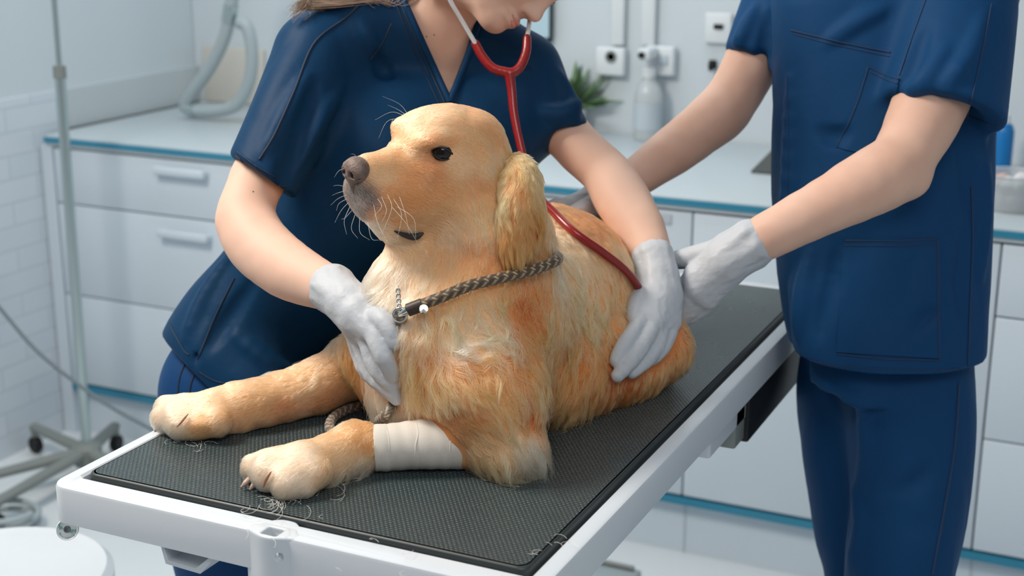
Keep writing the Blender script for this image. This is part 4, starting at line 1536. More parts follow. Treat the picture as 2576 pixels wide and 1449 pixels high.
def fur(name, V, Q, bvh, guides, count, parent, mask=None, near=0.0, seed=3, K=8, cell=0.011, rmm=0.21):
    rng = np.random.default_rng(seed)
    # guides to 3-D
    GP, GN, GD, GX, GC = [], [], [], [], []
    for px, py, dx, dy, mm, lift, curl, c in guides:
        (p, n), = hits(bvh, [(px, py)])
        for k in range(12):
            if p is not None:
                break
            (p, n), = hits(bvh, [(px + (1300 - px) * 0.02 * (k + 1), py + (850 - py) * 0.02 * (k + 1))])
        if p is None:
            continue
        d = dx * RGT - dy * UPV
        d = d - n * (d @ n)
        GP.append(p), GN.append(n), GD.append(d / (np.linalg.norm(d) + 1e-9)), GX.append((mm * 0.001, lift, curl)), GC.append(FC[c])
    GP, GN, GD, GX, GC = map(np.array, (GP, GN, GD, GX, GC))

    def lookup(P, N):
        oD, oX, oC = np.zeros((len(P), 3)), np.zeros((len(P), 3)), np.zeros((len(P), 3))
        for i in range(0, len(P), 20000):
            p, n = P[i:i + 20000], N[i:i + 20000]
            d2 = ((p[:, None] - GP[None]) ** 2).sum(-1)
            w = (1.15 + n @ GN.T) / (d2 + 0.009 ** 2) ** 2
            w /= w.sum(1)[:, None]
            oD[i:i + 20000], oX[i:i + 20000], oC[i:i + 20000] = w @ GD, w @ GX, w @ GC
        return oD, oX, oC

    T0, T1, T2 = V[Q[:, 0]], V[Q[:, 1]], V[Q[:, 2]]
    T3 = V[Q[:, 3]]
    nrm = np.cross(T2 - T0, T3 - T1)
    ar = np.linalg.norm(nrm, axis=1)
    nrm = nrm / (ar[:, None] + 1e-12)
    cen = (T0 + T1 + T2 + T3) / 4
    toc = CAM - cen
    toc /= np.linalg.norm(toc, axis=1)[:, None]
    fac = (nrm * toc).sum(1)
    w = ar * np.where(fac > -0.25, 1.0, 0.35)
    # the short coat needs more hairs
    _, gx, gc = lookup(cen, nrm)
    w *= np.clip(0.026 / gx[:, 0], 0.9, 3.4)
    w /= w.sum()
    f = rng.choice(len(Q), count, p=w)
    a, b = rng.random((2, count, 1))
    P = T0[f] * (1 - a) * (1 - b) + T1[f] * a * (1 - b) + T2[f] * a * b + T3[f] * (1 - a) * b
    N = nrm[f]
    if mask is not None:
        keep = mask(P)
        P, N = P[keep], N[keep]
    n = len(P)
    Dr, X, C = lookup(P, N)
    # wander of the combing direction
    ns = np.stack([vnoise(P * 45, 21), vnoise(P * 45, 22), vnoise(P * 45, 23)], -1)
    ns2 = np.stack([vnoise(P * 110, 31), vnoise(P * 110, 32), vnoise(P * 110, 33)], -1)
    Dr = Dr + ns * X[:, 2:3] * 1.25 + ns2 * (0.12 + 0.5 * X[:, 2:3])
    Dr -= N * (Dr * N).sum(1)[:, None]
    Dr /= np.linalg.norm(Dr, axis=1)[:, None] + 1e-9
    Bt = np.cross(N, Dr)
    Ln = X[:, 0] * rng.uniform(0.65, 1.12, n) * (1 + 0.25 * vnoise(P * 60, 5))
    # clumps on a jittered cell grid
    big = X[:, 0] > 0.0105
    cs = np.where(big, cell, cell * 0.45)
    cellid = np.floor((P + 0.004 * ns2) / cs[:, None]).astype(np.int64)
    key = cellid[:, 0] * 73856093 ^ cellid[:, 1] * 19349663 ^ cellid[:, 2] * 83492791
    _, inv = np.unique(key, return_inverse=True)
    m = inv.max() + 1
    cntc = np.bincount(inv, minlength=m)
    avg = lambda A: np.stack([np.bincount(inv, A[:, i], m) / cntc for i in range(3)], -1)[inv]
    ctr, cd, cn = avg(P), avg(Dr), avg(N)
    cl_rand = rng.random((m, 3))[inv]
    clw = np.clip((X[:, 0] - 0.006) / 0.02, 0.12, 0.72)
    t = np.linspace(0, 1, K)[None, :, None]
    lift = X[:, 1][:, None, None]
    ln = Ln[:, None, None]
    path = lambda o, d, nn, bt: o[:, None] + ln * (t * d[:, None] * (1 - 0.25 * lift * t) + nn[:, None] * lift * (t - 0.75 * t * t) * 0.9)
    own = path(P, Dr, N, Bt)
    cdn = cd / (np.linalg.norm(cd, axis=1)[:, None] + 1e-9)
    cnn = cn / (np.linalg.norm(cn, axis=1)[:, None] + 1e-9)
    clb = np.cross(cnn, cdn)
    cl = ctr[:, None] + ln * (t * cdn[:, None] + cnn[:, None] * lift * (t - 0.75 * t * t) * 0.9)
    ww = (clw[:, None, None] * t ** 1.2)
    out = own * (1 - ww) + (cl + 0.25 * (P - ctr)[:, None]) * ww
    # waves shared by a clump
    amp = X[:, 2][:, None, None] * ln * 0.21
    ph = cl_rand[:, 0][:, None, None] * 6.28
    fr_ = 5.0 + 4.0 * cl_rand[:, 1][:, None, None]
    out = out + clb[:, None] * amp * (np.sin(ph + fr_ * t) - np.sin(ph)) * np.minimum(t * 1.6, 1) + cnn[:, None] * amp * 0.5 * (np.sin(ph * 1.7 + fr_ * 1.1 * t) - np.sin(ph * 1.7)) * t
    # weight of the long hair
    out[..., 2] -= (ln[..., 0] * 8.0 * ln[..., 0] * (t[..., 0] ** 2)) * 0.8
    out = out + N[:, None] * 0.0006
    out[..., 2] = np.maximum(out[..., 2], MZ + 0.0012)
    rad_ = (rmm * 0.001 * rng.uniform(0.75, 1.25, n))[:, None] * np.array([1, 1, .98, .94, .86, .72, .5, .12][:K])[None]
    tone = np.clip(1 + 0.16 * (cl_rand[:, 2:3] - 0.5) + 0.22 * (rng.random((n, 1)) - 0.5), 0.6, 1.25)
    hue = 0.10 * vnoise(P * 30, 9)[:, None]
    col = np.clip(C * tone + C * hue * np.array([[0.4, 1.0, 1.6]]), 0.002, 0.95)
    cu = bpy.data.hair_curves.new(name)
    cu.add_curves([K] * n)
    cu.position_data.foreach_set('vector', out.astype(np.float32).ravel())
    ra = cu.attributes.get('radius') or cu.attributes.new('radius', 'FLOAT', 'POINT')
    ra.data.foreach_set('value', rad_.astype(np.float32).ravel())
    ca = cu.attributes.new('tint', 'FLOAT_COLOR', 'CURVE')
    ca.data.foreach_set('color', np.concatenate([col, np.ones((n, 1))], 1).astype(np.float32).ravel())
    cu.materials.append(M['fur'])
    o = bpy.data.objects.new(name, cu)
    put(o, parent)
    local(o, parent)
    # undercoat colour on the skin
    vn = np.zeros_like(V)
    for i in range(4):
        for kk in range(3):
            vn[:, kk] += np.bincount(Q[:, i], nrm[:, kk], len(V))
    vn /= np.linalg.norm(vn, axis=1)[:, None] + 1e-9
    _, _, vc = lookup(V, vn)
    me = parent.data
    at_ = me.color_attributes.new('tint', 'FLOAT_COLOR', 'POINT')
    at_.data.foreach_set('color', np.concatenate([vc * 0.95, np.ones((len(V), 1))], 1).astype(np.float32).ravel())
    return o


def fur_material():
    m = bpy.data.materials.new('golden_fur')
    m.use_nodes = True
    nt = m.node_tree
    nt.nodes.remove(nt.nodes['Principled BSDF'])
    h = nt.nodes.new('ShaderNodeBsdfHairPrincipled')
    h.model = 'CHIANG'
    h.parametrization = 'COLOR'
    h.inputs['Roughness'].default_value = 0.36
    h.inputs['Radial Roughness'].default_value = 0.55
    h.inputs['Random Roughness'].default_value = 0.2
    a = nt.nodes.new('ShaderNodeAttribute')
    a.attribute_name = 'tint'
    nt.links.new(a.outputs['Color'], h.inputs['Color'])
    nt.links.new(h.outputs[0], nt.nodes['Material Output'].inputs['Surface'])
    return m


M['fur'] = fur_material()
_nt = M['dog_skin'].node_tree
_a = _nt.nodes.new('ShaderNodeAttribute')
_a.attribute_name = 'tint'
_nt.links.new(_a.outputs['Color'], _nt.nodes['Principled BSDF'].inputs['Base Color'])


def fur_mask(P):
    ok = np.ones(len(P), bool)
    for ec, en, ea_, eu_ in EYE:
        q = P - ec
        ok &= ~((((q @ eu_ - 0.0004) / 0.0080) ** 2 + ((q @ ea_) / 0.0140) ** 2 < 1) & ((q * q).sum(1) < 0.022 ** 2))
    q = (P - H(0.0875, 0, -0.0195)) @ HR.T
    ok &= ~(((q / np.array([0.0155, 0.0145, 0.0135])) ** 2).sum(1) < 1)
    for q_ in HANDPTS:
        ok &= ((P - q_) ** 2).sum(1) > 0.0185 ** 2
    t = ((P - ba) @ ax) / (ax @ ax)
    dd = np.linalg.norm(P - ba - np.clip(t, 0, 1)[:, None] * ax, axis=1)
    ok &= ~((t > 0.03) & (t < 0.985) & (dd < 0.04))
    return ok


DOGFUR = 215000
fur('fur', DV, DQ, DB, GUIDES, DOGFUR, body, fur_mask, seed=3)
fur('ear_fur', EV, EQ, EB, EARG, 17000, ear_o, None, seed=4, cell=0.009)
fur('ear_fur', FV, FQ, DB, GUIDES[:6], 5000, fear_o, None, seed=5)

# whiskers and brow hairs
wk = []
def whisker(pix, d0, d1):
    n = 10
    P = spline(np.asarray(pix, float), n)
    wk.append(np.array([at(x, y, d0 + (d1 - d0) * i / (n - 1)) for i, (x, y) in enumerate(P)]))
for a in ([(1028, 290), (1005, 262), (962, 242)], [(1022, 293), (985, 282), (943, 302)], [(1018, 297), (975, 305), (952, 348)], [(1024, 291), (1000, 275), (975, 264)]):
    whisker(a, 1.635, 1.63)
for a in ([(872, 490), (850, 500), (832, 516)], [(870, 470), (850, 466), (838, 468)], [(876, 510), (858, 530), (842, 560)], [(868, 480), (848, 486), (835, 492)], [(880, 520), (866, 556), (872, 590)],
          [(866, 424), (852, 430), (841, 446)], [(893, 540), (884, 575), (900, 600)], [(905, 548), (906, 585), (930, 604)], [(925, 560), (935, 600), (955, 604)], [(880, 400), (865, 408), (864, 414)], [(900, 397), (890, 388), (882, 388)],
          [(885, 530), (868, 548), (858, 552)], [(873, 500), (853, 512), (846, 530)]):
    whisker(a, 1.555, 1.54)
for a in ([(960, 495), (972, 530), (960, 560)], [(975, 490), (985, 525), (960, 590)], [(990, 500), (1010, 540), (1000, 600)], [(1005, 495), (1020, 540), (1030, 590)], [(950, 500), (960, 520), (940, 545)], [(985, 520), (1020, 560), (1050, 610)], [(940, 515), (950, 560), (975, 610)], [(1000, 520), (1040, 550), (1046, 600)]):
    whisker(a, 1.555, 1.535)
cu = bpy.data.hair_curves.new('whiskers')
cu.add_curves([10] * len(wk))
cu.position_data.foreach_set('vector', np.array(wk, np.float32).ravel())
_ra = cu.attributes.get('radius') or cu.attributes.new('radius', 'FLOAT', 'POINT')
_ra.data.foreach_set('value', np.tile(np.linspace(0.00019, 0.00005, 10), len(wk)).astype(np.float32))
M['whisker'] = mat('white_whisker', (0.85, 0.82, 0.76), 0.4)
cu.materials.append(M['whisker'])
o_ = bpy.data.objects.new('whiskers', cu)
put(o_, body)
local(o_, body)
# ------------------------------------------------------------------ people
def catchain(F, pts, rs, k=0.01, sub=3):
    n = (len(pts) - 1) * sub + 1
    P = spline(np.asarray(pts, float), n)
    R = np.interp(np.linspace(0, 1, n), np.linspace(0, 1, len(rs)), rs)
    F.chain(P, R, k)
    return F


def head(F, o, f, u, r, sc=1.0, k=1.0):
    """human head: o chin point, f forward, u up, r right"""
    A = np.array([f, r, u])
    p = lambda x, y, z: o + sc * (x * f + y * r + z * u)
    e = lambda x, y, z, a, b, c, kk=0.01: F.u(Ell(p(x, y, z), (a * sc, b * sc, c * sc), A), kk)
    e(-0.090, 0, 0.130, 0.096, 0.074, 0.088, 0.02)
    e(-0.040, 0, 0.100, 0.050, 0.062, 0.085, 0.03)
    e(-0.042, 0, 0.042, 0.042, 0.040, 0.042, 0.025)
    for s in (1, -1):
        F.u(Cone(p(-0.012, 0.008 * s, 0.012), p(-0.078, 0.046 * s, 0.034), 0.013 * sc, 0.018 * sc), 0.018)
        e(-0.030, 0.034 * s, 0.064, 0.024, 0.021, 0.025, 0.02)
        e(-0.010, 0.033 * s, 0.112, 0.012, 0.024, 0.008, 0.014)
        F.cut(Ell(p(0.004, 0.032 * s, 0.098), (0.010 * sc, 0.016 * sc, 0.009 * sc), A), 0.012)
        e(-0.012, 0.031 * s, 0.098, 0.012, 0.012, 0.012, 0.002)
        e(-0.088, 0.072 * s, 0.085, 0.018, 0.007, 0.031, 0.006)
        F.cut(Ell(p(-0.082, 0.080 * s, 0.088), (0.010 * sc, 0.004 * sc, 0.018 * sc), A), 0.004)
        e(0.006, 0.0115 * s, 0.054, 0.009, 0.0075, 0.0075, 0.006)
        F.cut(Cone(p(0.010, 0.0065 * s, 0.046), p(0.005, 0.008 * s, 0.054), 0.0032 * sc, 0.0022 * sc), 0.003)
    e(-0.010, 0, 0.008, 0.0155, 0.018, 0.013, 0.014)
    F.u(Cone(p(-0.002, 0, 0.100), p(0.016, 0, 0.062), 0.0075 * sc, 0.0095 * sc), 0.012)
    e(0.016, 0, 0.059, 0.0105, 0.0095, 0.009, 0.006)
    # mouth
    for t in np.linspace(-1, 1, 7):
        F.u(Ell(p(0.0075 - 0.013 * t * t, 0.021 * t, 0.0345), (0.0075, 0.007, 0.0048 - 0.0022 * abs(t)), A), 0.004)
        F.u(Ell(p(0.0065 - 0.013 * t * t, 0.019 * t, 0.0250), (0.0080, 0.007, 0.0056 - 0.0028 * abs(t)), A), 0.004)
    for a, b in zip(np.linspace(-1, 1, 7)[:-1], np.linspace(-1, 1, 7)[1:]):
        F.cut(Cone(p(0.0170 - 0.014 * a * a, 0.022 * a, 0.0302), p(0.0170 - 0.014 * b * b, 0.022 * b, 0.0302), 0.0009, 0.0009), 0.002)
    F.cut(Cone(p(0.015, 0, 0.048), p(0.012, 0, 0.041), 0.0025, 0.003), 0.006)
    return p, A


def cloth_disp(spec):
    """spec: list of (scale xyz, amplitude, seed)"""
    def f(P):
        d = 0
        for sc, am, sd in spec:
            q = P * np.array(sc)
            v = vnoise(q + 0.35 * vnoise(P * 9, sd + 50)[..., None], sd)
            d = d + am * (1 - 2 * np.abs(v)) * 0.5
        return d
    return f


def fold(F, pts, r, k, cutit=False):
    P = spline(np.asarray(pts, float), 9)
    R = r * np.sin(np.linspace(0.25, np.pi - 0.25, 9))
    for i in range(8):
        c = Cone(P[i], P[i + 1], max(R[i], 0.001), max(R[i + 1], 0.001))
        (F.cut if cutit else F.u)(c, k)


def fold_px(F, pix, r, k, cutit=False, off=0.0):
    pts = spline(np.asarray(pix, float), 5)
    P = F.trace(pts[:, 0], pts[:, 1])
    v = P - CAM
    v /= np.linalg.norm(v, axis=1)[:, None]
    fold(F, P + v * (r * 0.55 if not cutit else -r * 0.72), r, k * 0.7, cutit)


# ================= first person: leaning over the dog
PW = root('person', 'person in navy scrubs leaning over the dog, gloved hands on its chest and flank', 'person', (-1.21, 1.66, 0.0))
WT = Field()
WT.u(Ell(at(612, 925, 2.10), (0.096, 0.140, 0.150)), 0.02)
WT.u(Cone(at(622, 890, 2.09), at(880, 470, 2.03), 0.105, 0.110), 0.05)
WT.u(Cone(at(890, 320, 2.00), at(1255, 300, 2.06), 0.098, 0.086), 0.06)
WT.u(Ell(at(985, 400, 1.965), (0.06, 0.06, 0.06)), 0.06)
WT.u(Ell(at(1215, 370, 2.01), (0.055, 0.055, 0.055)), 0.06)
WT.chain([at(800, 125, 1.95), at(900, 70, 1.97), at(1080, 70, 2.01), at(1225, 130, 2.05), at(1330, 172, 2.07)], [0.050, 0.046, 0.058, 0.046, 0.042], 0.05)
# sleeves


def sleeve(a, b, ra, rb, p, n, rin):
    """sleeve with a square hollow end at p, facing n"""
    F = Field().u(Cone(a, b + (b - a) * 0.25, ra, rb + (rb - ra) * 0.25), 0)
    F.clip(Plane(p, n), 0.007)
    F.cut(Cone(p + n * 0.012, p - n * 0.022, rin, rin * 0.5), 0.006)
    return F


slR0, slR1 = at(795, 150, 1.94), at(658, 452, 1.853)
slL0, slL1 = at(1328, 178, 2.07), at(1408, 352, 2.045)
nR = cvec(-0.56, -0.82, 0.12)
nL = cvec(0.28, -0.90, 0.25)
# flared hem
WT.u(Cone(at(530, 900, 2.04), at(640, 965, 2.0), 0.05, 0.05), 0.05)
WSKIN = list(WT.ops)[:-1]
WT.u(sleeve(slR0, slR1, 0.060, 0.053, at(655, 450, 1.853), nR, 0.040), 0.022)
WT.u(sleeve(slL0, slL1, 0.050, 0.048, at(1408, 348, 2.04), nL, 0.0360), 0.022)
WT.disp(cloth_disp([((7, 7, 3.2), 0.006, 11), ((16, 16, 9), 0.003, 12)]))
# folds of the sleeve and the side
for pix, r, cutit in (([(770, 190), (720, 290), (668, 385)], 0.008, False), ([(850, 230), (780, 330), (715, 440)], 0.010, False), ([(905, 60), (930, 110), (950, 150)], 0.006, False),
                      ([(760, 330), (735, 420), (722, 470)], 0.012, True), ([(800, 210), (765, 330), (735, 420)], 0.008, True), ([(950, 130), (965, 170), (975, 185)], 0.006, True),
                      ([(600, 620), (520, 740), (470, 850)], 0.008, False), ([(640, 700), (570, 800), (520, 880)], 0.009, True), ([(600, 850), (700, 930), (760, 950)], 0.008, False),
                      ([(1400, 180), (1430, 250), (1445, 300)], 0.007, False), ([(1360, 280), (1410, 290), (1455, 260)], 0.008, False), ([(1225, 120), (1290, 150), (1330, 160)], 0.006, True)):
    fold_px(WT, pix, r, 0.02, cutit, 0.002)
# hem
WT.clip(Plane(at(560, 972, 2.0), (0.0, 0.0, -1.0)), 0.003)
WT.clip(Plane(at(480, 912, 2.05), cvec(-0.70, -0.72, 0.1)), 0.003)
WT.cut(Cone(at(470, 960, 1.94), at(500, 880, 1.97), 0.014, 0.001), 0.003)
# V neck
NBL = WT.trace(*spline(np.array([(1008, -14), (1068, 120), (1131, 258)], float), 24).T)
NBR = WT.trace(*spline(np.array([(1210, 30), (1178, 140), (1131, 258)], float), 24).T)
va, vb, vc = at(1131, 258, 1.9), at(1012, -5, 1.9), at(1197, 62, 1.9)
tow = cvec(0.0, 0.25, 1.0)
n1 = np.cross(vb - va, tow)
n1 /= np.linalg.norm(n1)
if n1 @ (vc - va) < 0:
    n1 = -n1
n2 = np.cross(vc - va, tow)
n2 /= np.linalg.norm(n2)
if n2 @ (vb - va) < 0:
    n2 = -n2
p1, p2, p3 = Plane(va + n1 * 0.004, -n1), Plane(va + n2 * 0.008, -n2), Plane(at(1130, 100, 2.03), -cvec(0, .2, 1))
WT.cut(Fn(lambda P: np.maximum(np.maximum(p1(P), p2(P)), p3(P))), 0.002)
WT.cut(Cone(at(1090, 40, 1.99), at(1150, -120, 1.97), 0.056, 0.062), 0.004)
top_w, TV, TQ = field_obj('scrub_top', WT, (-1.45, 1.42, 0.78), (-0.66, 2.02, 1.44), 0.0036, M['scrub_w'], PW, label='navy v neck scrub top')
TB = bvh_of(TV, TQ)
for pix, r in (([(905, 12), (870, 45), (790, 110), (740, 230), (690, 340), (652, 402)], 0.0016), ([(594, 392), (640, 430), (690, 462), (724, 470)], 0.0011), ([(596, 382), (645, 418), (695, 448)], 0.0009),
               ([(1004, 2), (1060, 130), (1118, 258)], 0.0016), ([(992, 2), (1046, 132), (1104, 262), (1120, 285)], 0.0010), ([(1202, 80), (1165, 180), (1142, 258)], 0.0014), ([(985, 60), (960, 110), (932, 150)], 0.0012),
               ([(425, 815), (462, 880), (476, 893)], 0.0011), ([(500, 935), (540, 958), (590, 968)], 0.0010), ([(590, 700), (540, 800), (497, 905)], 0.0013)):
    seam('seam', TB, pix, r, M['seam_w'], top_w, n=40)
tube('neckband', NBL + cvec(0, 0.1, 1) * 0.001, 0.0052, M['scrub_w'], top_w, seg=10)
tube('neckband', NBR + cvec(0, 0.1, 1) * 0.001, 0.0052, M['scrub_w'], top_w, seg=10)
# trousers
WP = Field()
WP.u(Ell(at(592, 970, 2.11), (0.088, 0.130, 0.12)), 0.02)
for y_, x_ in ((1.57, -1.205), (1.745, -1.215)):
    catchain(WP, [(x_, y_, 0.86), (x_ - 0.005, y_, 0.5), (x_ - 0.02, y_, 0.10)], [0.085, 0.070, 0.072], 0.02)
    WP.cut(Cone((x_ - 0.02, y_, 0.02), (x_ - 0.02, y_, 0.08), 0.085, 0.060), 0.004)
WP.disp(cloth_disp([((9, 9, 3), 0.008, 15), ((20, 20, 9), 0.003, 16)]))
tro, PVt, PQt = field_obj('trousers', WP, (-1.36, 1.42, 0.05), (-1.06, 1.86, 1.04), 0.0065, M['scrub_w2'], PW)
PBt = bvh_of(PVt, PQt)
seam('seam', PBt, [(470, 905), (452, 950), (446, 1005)], 0.0013, M['seam_w'], tro, n=20)
seam('seam', PBt, [(505, 915), (482, 960), (474, 1010)], 0.0013, M['seam_w'], tro, n=20)
M['shoe'] = mat('white_clog', (0.7, 0.72, 0.74), 0.4)


def shoe(x, y, a, parent):
    F = Field()
    c, s = math.cos(a), math.sin(a)
    q = lambda u, v, z: (x + u * c - v * s, y + u * s + v * c, z)
    F.u(Cone(q(-0.06, 0, 0.045), q(0.02, 0, 0.042), 0.038, 0.042), 0.02)
    F.u(Cone(q(0.02, 0, 0.040), q(0.13, 0, 0.034), 0.042, 0.036), 0.02)
    F.clip(Plane((0, 0, 0.001), (0, 0, -1)), 0.004)
    F.cut(Cone(q(-0.03, 0, 0.12), q(-0.03, 0, 0.06), 0.034, 0.030), 0.006)
    field_obj('shoe', F, (x - 0.2, y - 0.2, -0.01), (x + 0.2, y + 0.2, 0.13), 0.006, M['shoe'], parent)


shoe(-1.225, 1.57, 0.1, PW)
shoe(-1.235, 1.745, -0.1, PW)

# hands ------------------------------------------------------------
def hand(F, wrist, palm, fingers, thumb, off=0.0, kf=0.0022):
    """wrist: [(p,r)...] palm: [(p,q,r,r2)...] fingers: lists of (p,r)"""
    for (a, ra), (b, rb) in zip(wrist[:-1], wrist[1:]):
        F.u(Cone(a, b, ra + off, rb + off), 0.012)
    for a, b, ra, rb in palm:
        F.u(Cone(a, b, ra + off, rb + off), 0.010)
    for ch in fingers + [thumb]:
        ch = [c for c in ch]
        P = spline(np.array([c[0] for c in ch]), (len(ch) - 1) * 3 + 1)
        R = np.interp(np.linspace(0, 1, len(P)), np.linspace(0, 1, len(ch)), [c[1] for c in ch])
        G = Field()
        G.chain(P, R + off, 0.003)
        F.u(G, kf)
    return F


M['glove_w'] = M['glove']


def glove(parent, h, cuff, lo_hi_pad, name='glove', **kw):
    F = Field()
    hand(F, *h, off=0.0016)
    c0, c1, c2, r0, r1, r2 = cuff
    F.u(Cone(c0, c1, r0, r1), 0.006)
    F.u(Cone(c1, c2, r1, r2), 0.006)
    a = (c0 - c1) / np.linalg.norm(c0 - c1)
    # rolled rim and hollow mouth
    def wr(P):
        t = (P - c0) @ (-a)
        m = np.clip(1 - t / 0.055, 0, 1) * np.clip((t + 0.01) / 0.012, 0, 1)
        tt = t[..., None] * (-a)
        return m * 0.0036 * vnoise((P - 0.75 * tt) * 95, 41) + 0.0011 * np.abs(vnoise((P - 0.5 * tt) * 130, 42)) - 0.0004
    F.disp(wr)
    F.cut(Fn(lambda P: np.maximum(Plane(c0, -a)(P), Cone(c0, c0 + a * 0.08, r0 * 1.8, r0 * 1.8)(P))) if False else Cone(c0 + a * 0.06, c0 + a * 0.001, r0 * 2.2, r0 * 0.4), 0.003)
    F.cut(Cone(c0 + a * 0.02, c1, r0 - 0.0055, r1 - 0.0055), 0.002)
    pts = np.array([c for ch in h[2] + [h[3]] for c, _ in ch] + [c0, c1, c2])
    lo, hi = pts.min(0) - lo_hi_pad, pts.max(0) + lo_hi_pad
    return field_obj(name, F, lo, hi, 0.0020, M['glove'], parent, relax=1, **kw)


glove(PW, (h1_w, h1_p, h1_f, h1_t), (at(838, 727, 1.685), h1_w[1][0], h1_w[2][0], 0.0300, 0.0250, 0.0235), 0.045)
glove(PW, (h2_w, h2_p, h2_f, h2_t), (at(1643, 648, 1.902), h2_w[1][0], h2_w[2][0], 0.0290, 0.0265, 0.0260), 0.045)

# skin
WB = Field()
WB.ops += [(op, f, k) for op, f, k in WSKIN if op == 'u']
WB.disp(lambda P: 0.0115 + 0 * P[..., 0])
catchain(WB, [at(800, 150, 1.945), at(700, 340, 1.895), at(628, 500, 1.845), at(617, 560, 1.828)], [0.042, 0.037, 0.0325, 0.0335], 0.01)
catchain(WB, [at(617, 560, 1.828), at(652, 618, 1.800), at(722, 676, 1.755), at(795, 712, 1.710), h1_w[0][0], h1_w[1][0]], [0.0340, 0.0365, 0.0340, 0.0265, 0.0205, 0.0195], 0.012)
catchain(WB, [at(1325, 185, 2.075), at(1424, 338, 2.048), at(1530, 440, 2.02)], [0.032, 0.033, 0.031], 0.012)
catchain(WB, [at(1530, 440, 2.02), at(1567, 505, 1.985), at(1612, 582, 1.94), h2_w[0][0], h2_w[1][0]], [0.0325, 0.035, 0.031, 0.0215, 0.0200], 0.012)
hand(WB, h1_w[1:], h1_p, h1_f, h1_t, off=-0.0022)
hand(WB, h2_w[1:], h2_p, h2_f, h2_t, off=-0.0022)
# chest and neck
WB.u(Cone(at(1105, 90, 2.02), at(1150, -70, 1.965), 0.048, 0.047), 0.03)
wf, wu = cvec(0.50, -0.80, 0.25), cvec(0.82, 0.53, 0.06)
wu = wu - wf * (wu @ wf)
wu /= np.linalg.norm(wu)
wr_ = np.cross(wf, wu)
chin = at(1239, 74, 1.90)
hp, HA = head(WB, chin, wf, wu, wr_, 0.96)
WB.u(Cone(chin - wf * 0.045 + wu * 0.016, chin - wf * 0.095 + wr_ * 0.008, 0.022, 0.038), 0.03)
WB.disp(lambda P: 0.0006 * vnoise(P * 60, 19))
bodyw, BV, BQ = field_obj('body', WB, (-1.20, 1.30, 0.98), (-0.56, 2.10, 1.64), 0.0034, M['skin_w'], PW)
# lips
LB = bvh_of(BV, BQ)
Lp = Field()
for t in np.linspace(-1, 1, 9):
    Lp.u(Ell(hp(0.0080 - 0.0130 * t * t, 0.020 * t, 0.0334 + 0.0006 * t * t), (0.0074, 0.0055, 0.0040 - 0.0020 * abs(t)), HA), 0.003)
    Lp.u(Ell(hp(0.0070 - 0.0130 * t * t, 0.018 * t, 0.0262 + 0.0034 * t * t), (0.0080, 0.0055, 0.0050 - 0.0026 * abs(t)), HA), 0.003)
for a, b in zip(np.linspace(-1, 1, 9)[:-1], np.linspace(-1, 1, 9)[1:]):
    Lp.cut(Cone(hp(0.0165 - 0.014 * a * a, 0.022 * a, 0.0300), hp(0.0165 - 0.014 * b * b, 0.022 * b, 0.0300), 0.0006, 0.0006), 0.0015)
lc = hp(0.004, 0, 0.03)
field_obj('lips', Lp, lc - 0.035, lc + 0.035, 0.0011, M['lip'], bodyw)
M['brow'] = mat('brown_brow', (0.10, 0.06, 0.04), 0.8)
M['lash'] = mat('dark_lash', (0.03, 0.02, 0.02), 0.7)
for s in (1, -1):
    tube('eyelashes', [hp(0.001, 0.018 * s, 0.096), hp(0.004, 0.031 * s, 0.093), hp(-0.003, 0.044 * s, 0.096)], 0.0012, M['lash'], bodyw, n=9, seg=6)
    tube('eyebrow', [hp(0.004, 0.014 * s, 0.116), hp(0.004, 0.032 * s, 0.121), hp(-0.008, 0.048 * s, 0.116)], [0.0022, 0.003, 0.0012], M['brow'], bodyw, n=9, seg=6)
for x, y in ((1073, 92), (1092, 88), (637, 482)):
    (p, n), = hits(LB, [(x, y)])
    if p is not None:
        lathe('mole', [(0, -0.001), (0.0013, -0.0004), (0.0008, 0.0004), (0, 0.0005)], p, n, M['brow'], bodyw, 10)

# hair: cap, ponytail and loose strands
M['hair'] = mat('light_brown_hair', (0.22, 0.13, 0.085), 0.5, noise=(30, 0.6, (0.34, 0.22, 0.15)))
HC = Field()
HC.u(Ell(hp(-0.098, 0, 0.140), (0.100, 0.083, 0.092), HA), 0.02)
HC.cut(Plane(hp(-0.030, 0, 0.14), -(wf * 0.9 + wu * 0.25)), 0.006)
HC.cut(Fn(lambda P: np.maximum((P - hp(-0.06, 0, 0.11)) @ wu, -((P - hp(-0.085, 0, 0.11)) @ wf))), 0.006)
HC.u(Cone(hp(-0.175, 0, 0.13), hp(-0.20, 0.02, 0.11), 0.026, 0.022), 0.02)
cap_c = hp(-0.1, 0, 0.13)
field_obj('hair', HC, cap_c - 0.17, cap_c + 0.17, 0.0045, M['hair'], PW)
st_ = []
base_ = hp(-0.20, 0.03, 0.09)
rng = np.random.default_rng(5)
for i in range(700):
    j = rng.normal(0, 1, 3)
    sp = rng.random()
    y0 = -14 + 26 * sp
    P = [base_ + 0.012 * rng.normal(0, 1, 3), at(1010 + 18 * j[0], -22 + 22 * sp, 1.965 + 0.01 * j[2]), at(930 + 10 * j[0], y0 - 2, 1.945 + 0.012 * j[2]), at(850, y0 + 4 + 4 * j[1], 1.925 + 0.012 * j[2]),
         at(785 - 10 * abs(j[0]), y0 + 6 + 6 * j[1], 1.905), at(738 + 26 * abs(j[1]) * rng.random(), 16 + 10 * j[0] + 26 * sp * rng.random(), 1.895)]
    if i % 5 == 0:
        P.append(at(724 + 8 * j[0], 40 + 14 * j[1], 1.89))
    st_.append(spline(spline(np.array(P), 40)[:int(40 * (0.62 + 0.38 * rng.random() ** 0.6))], 14))
cu = bpy.data.hair_curves.new('ponytail')
cu.add_curves([14] * len(st_))
cu.position_data.foreach_set('vector', np.array(st_, np.float32).ravel())
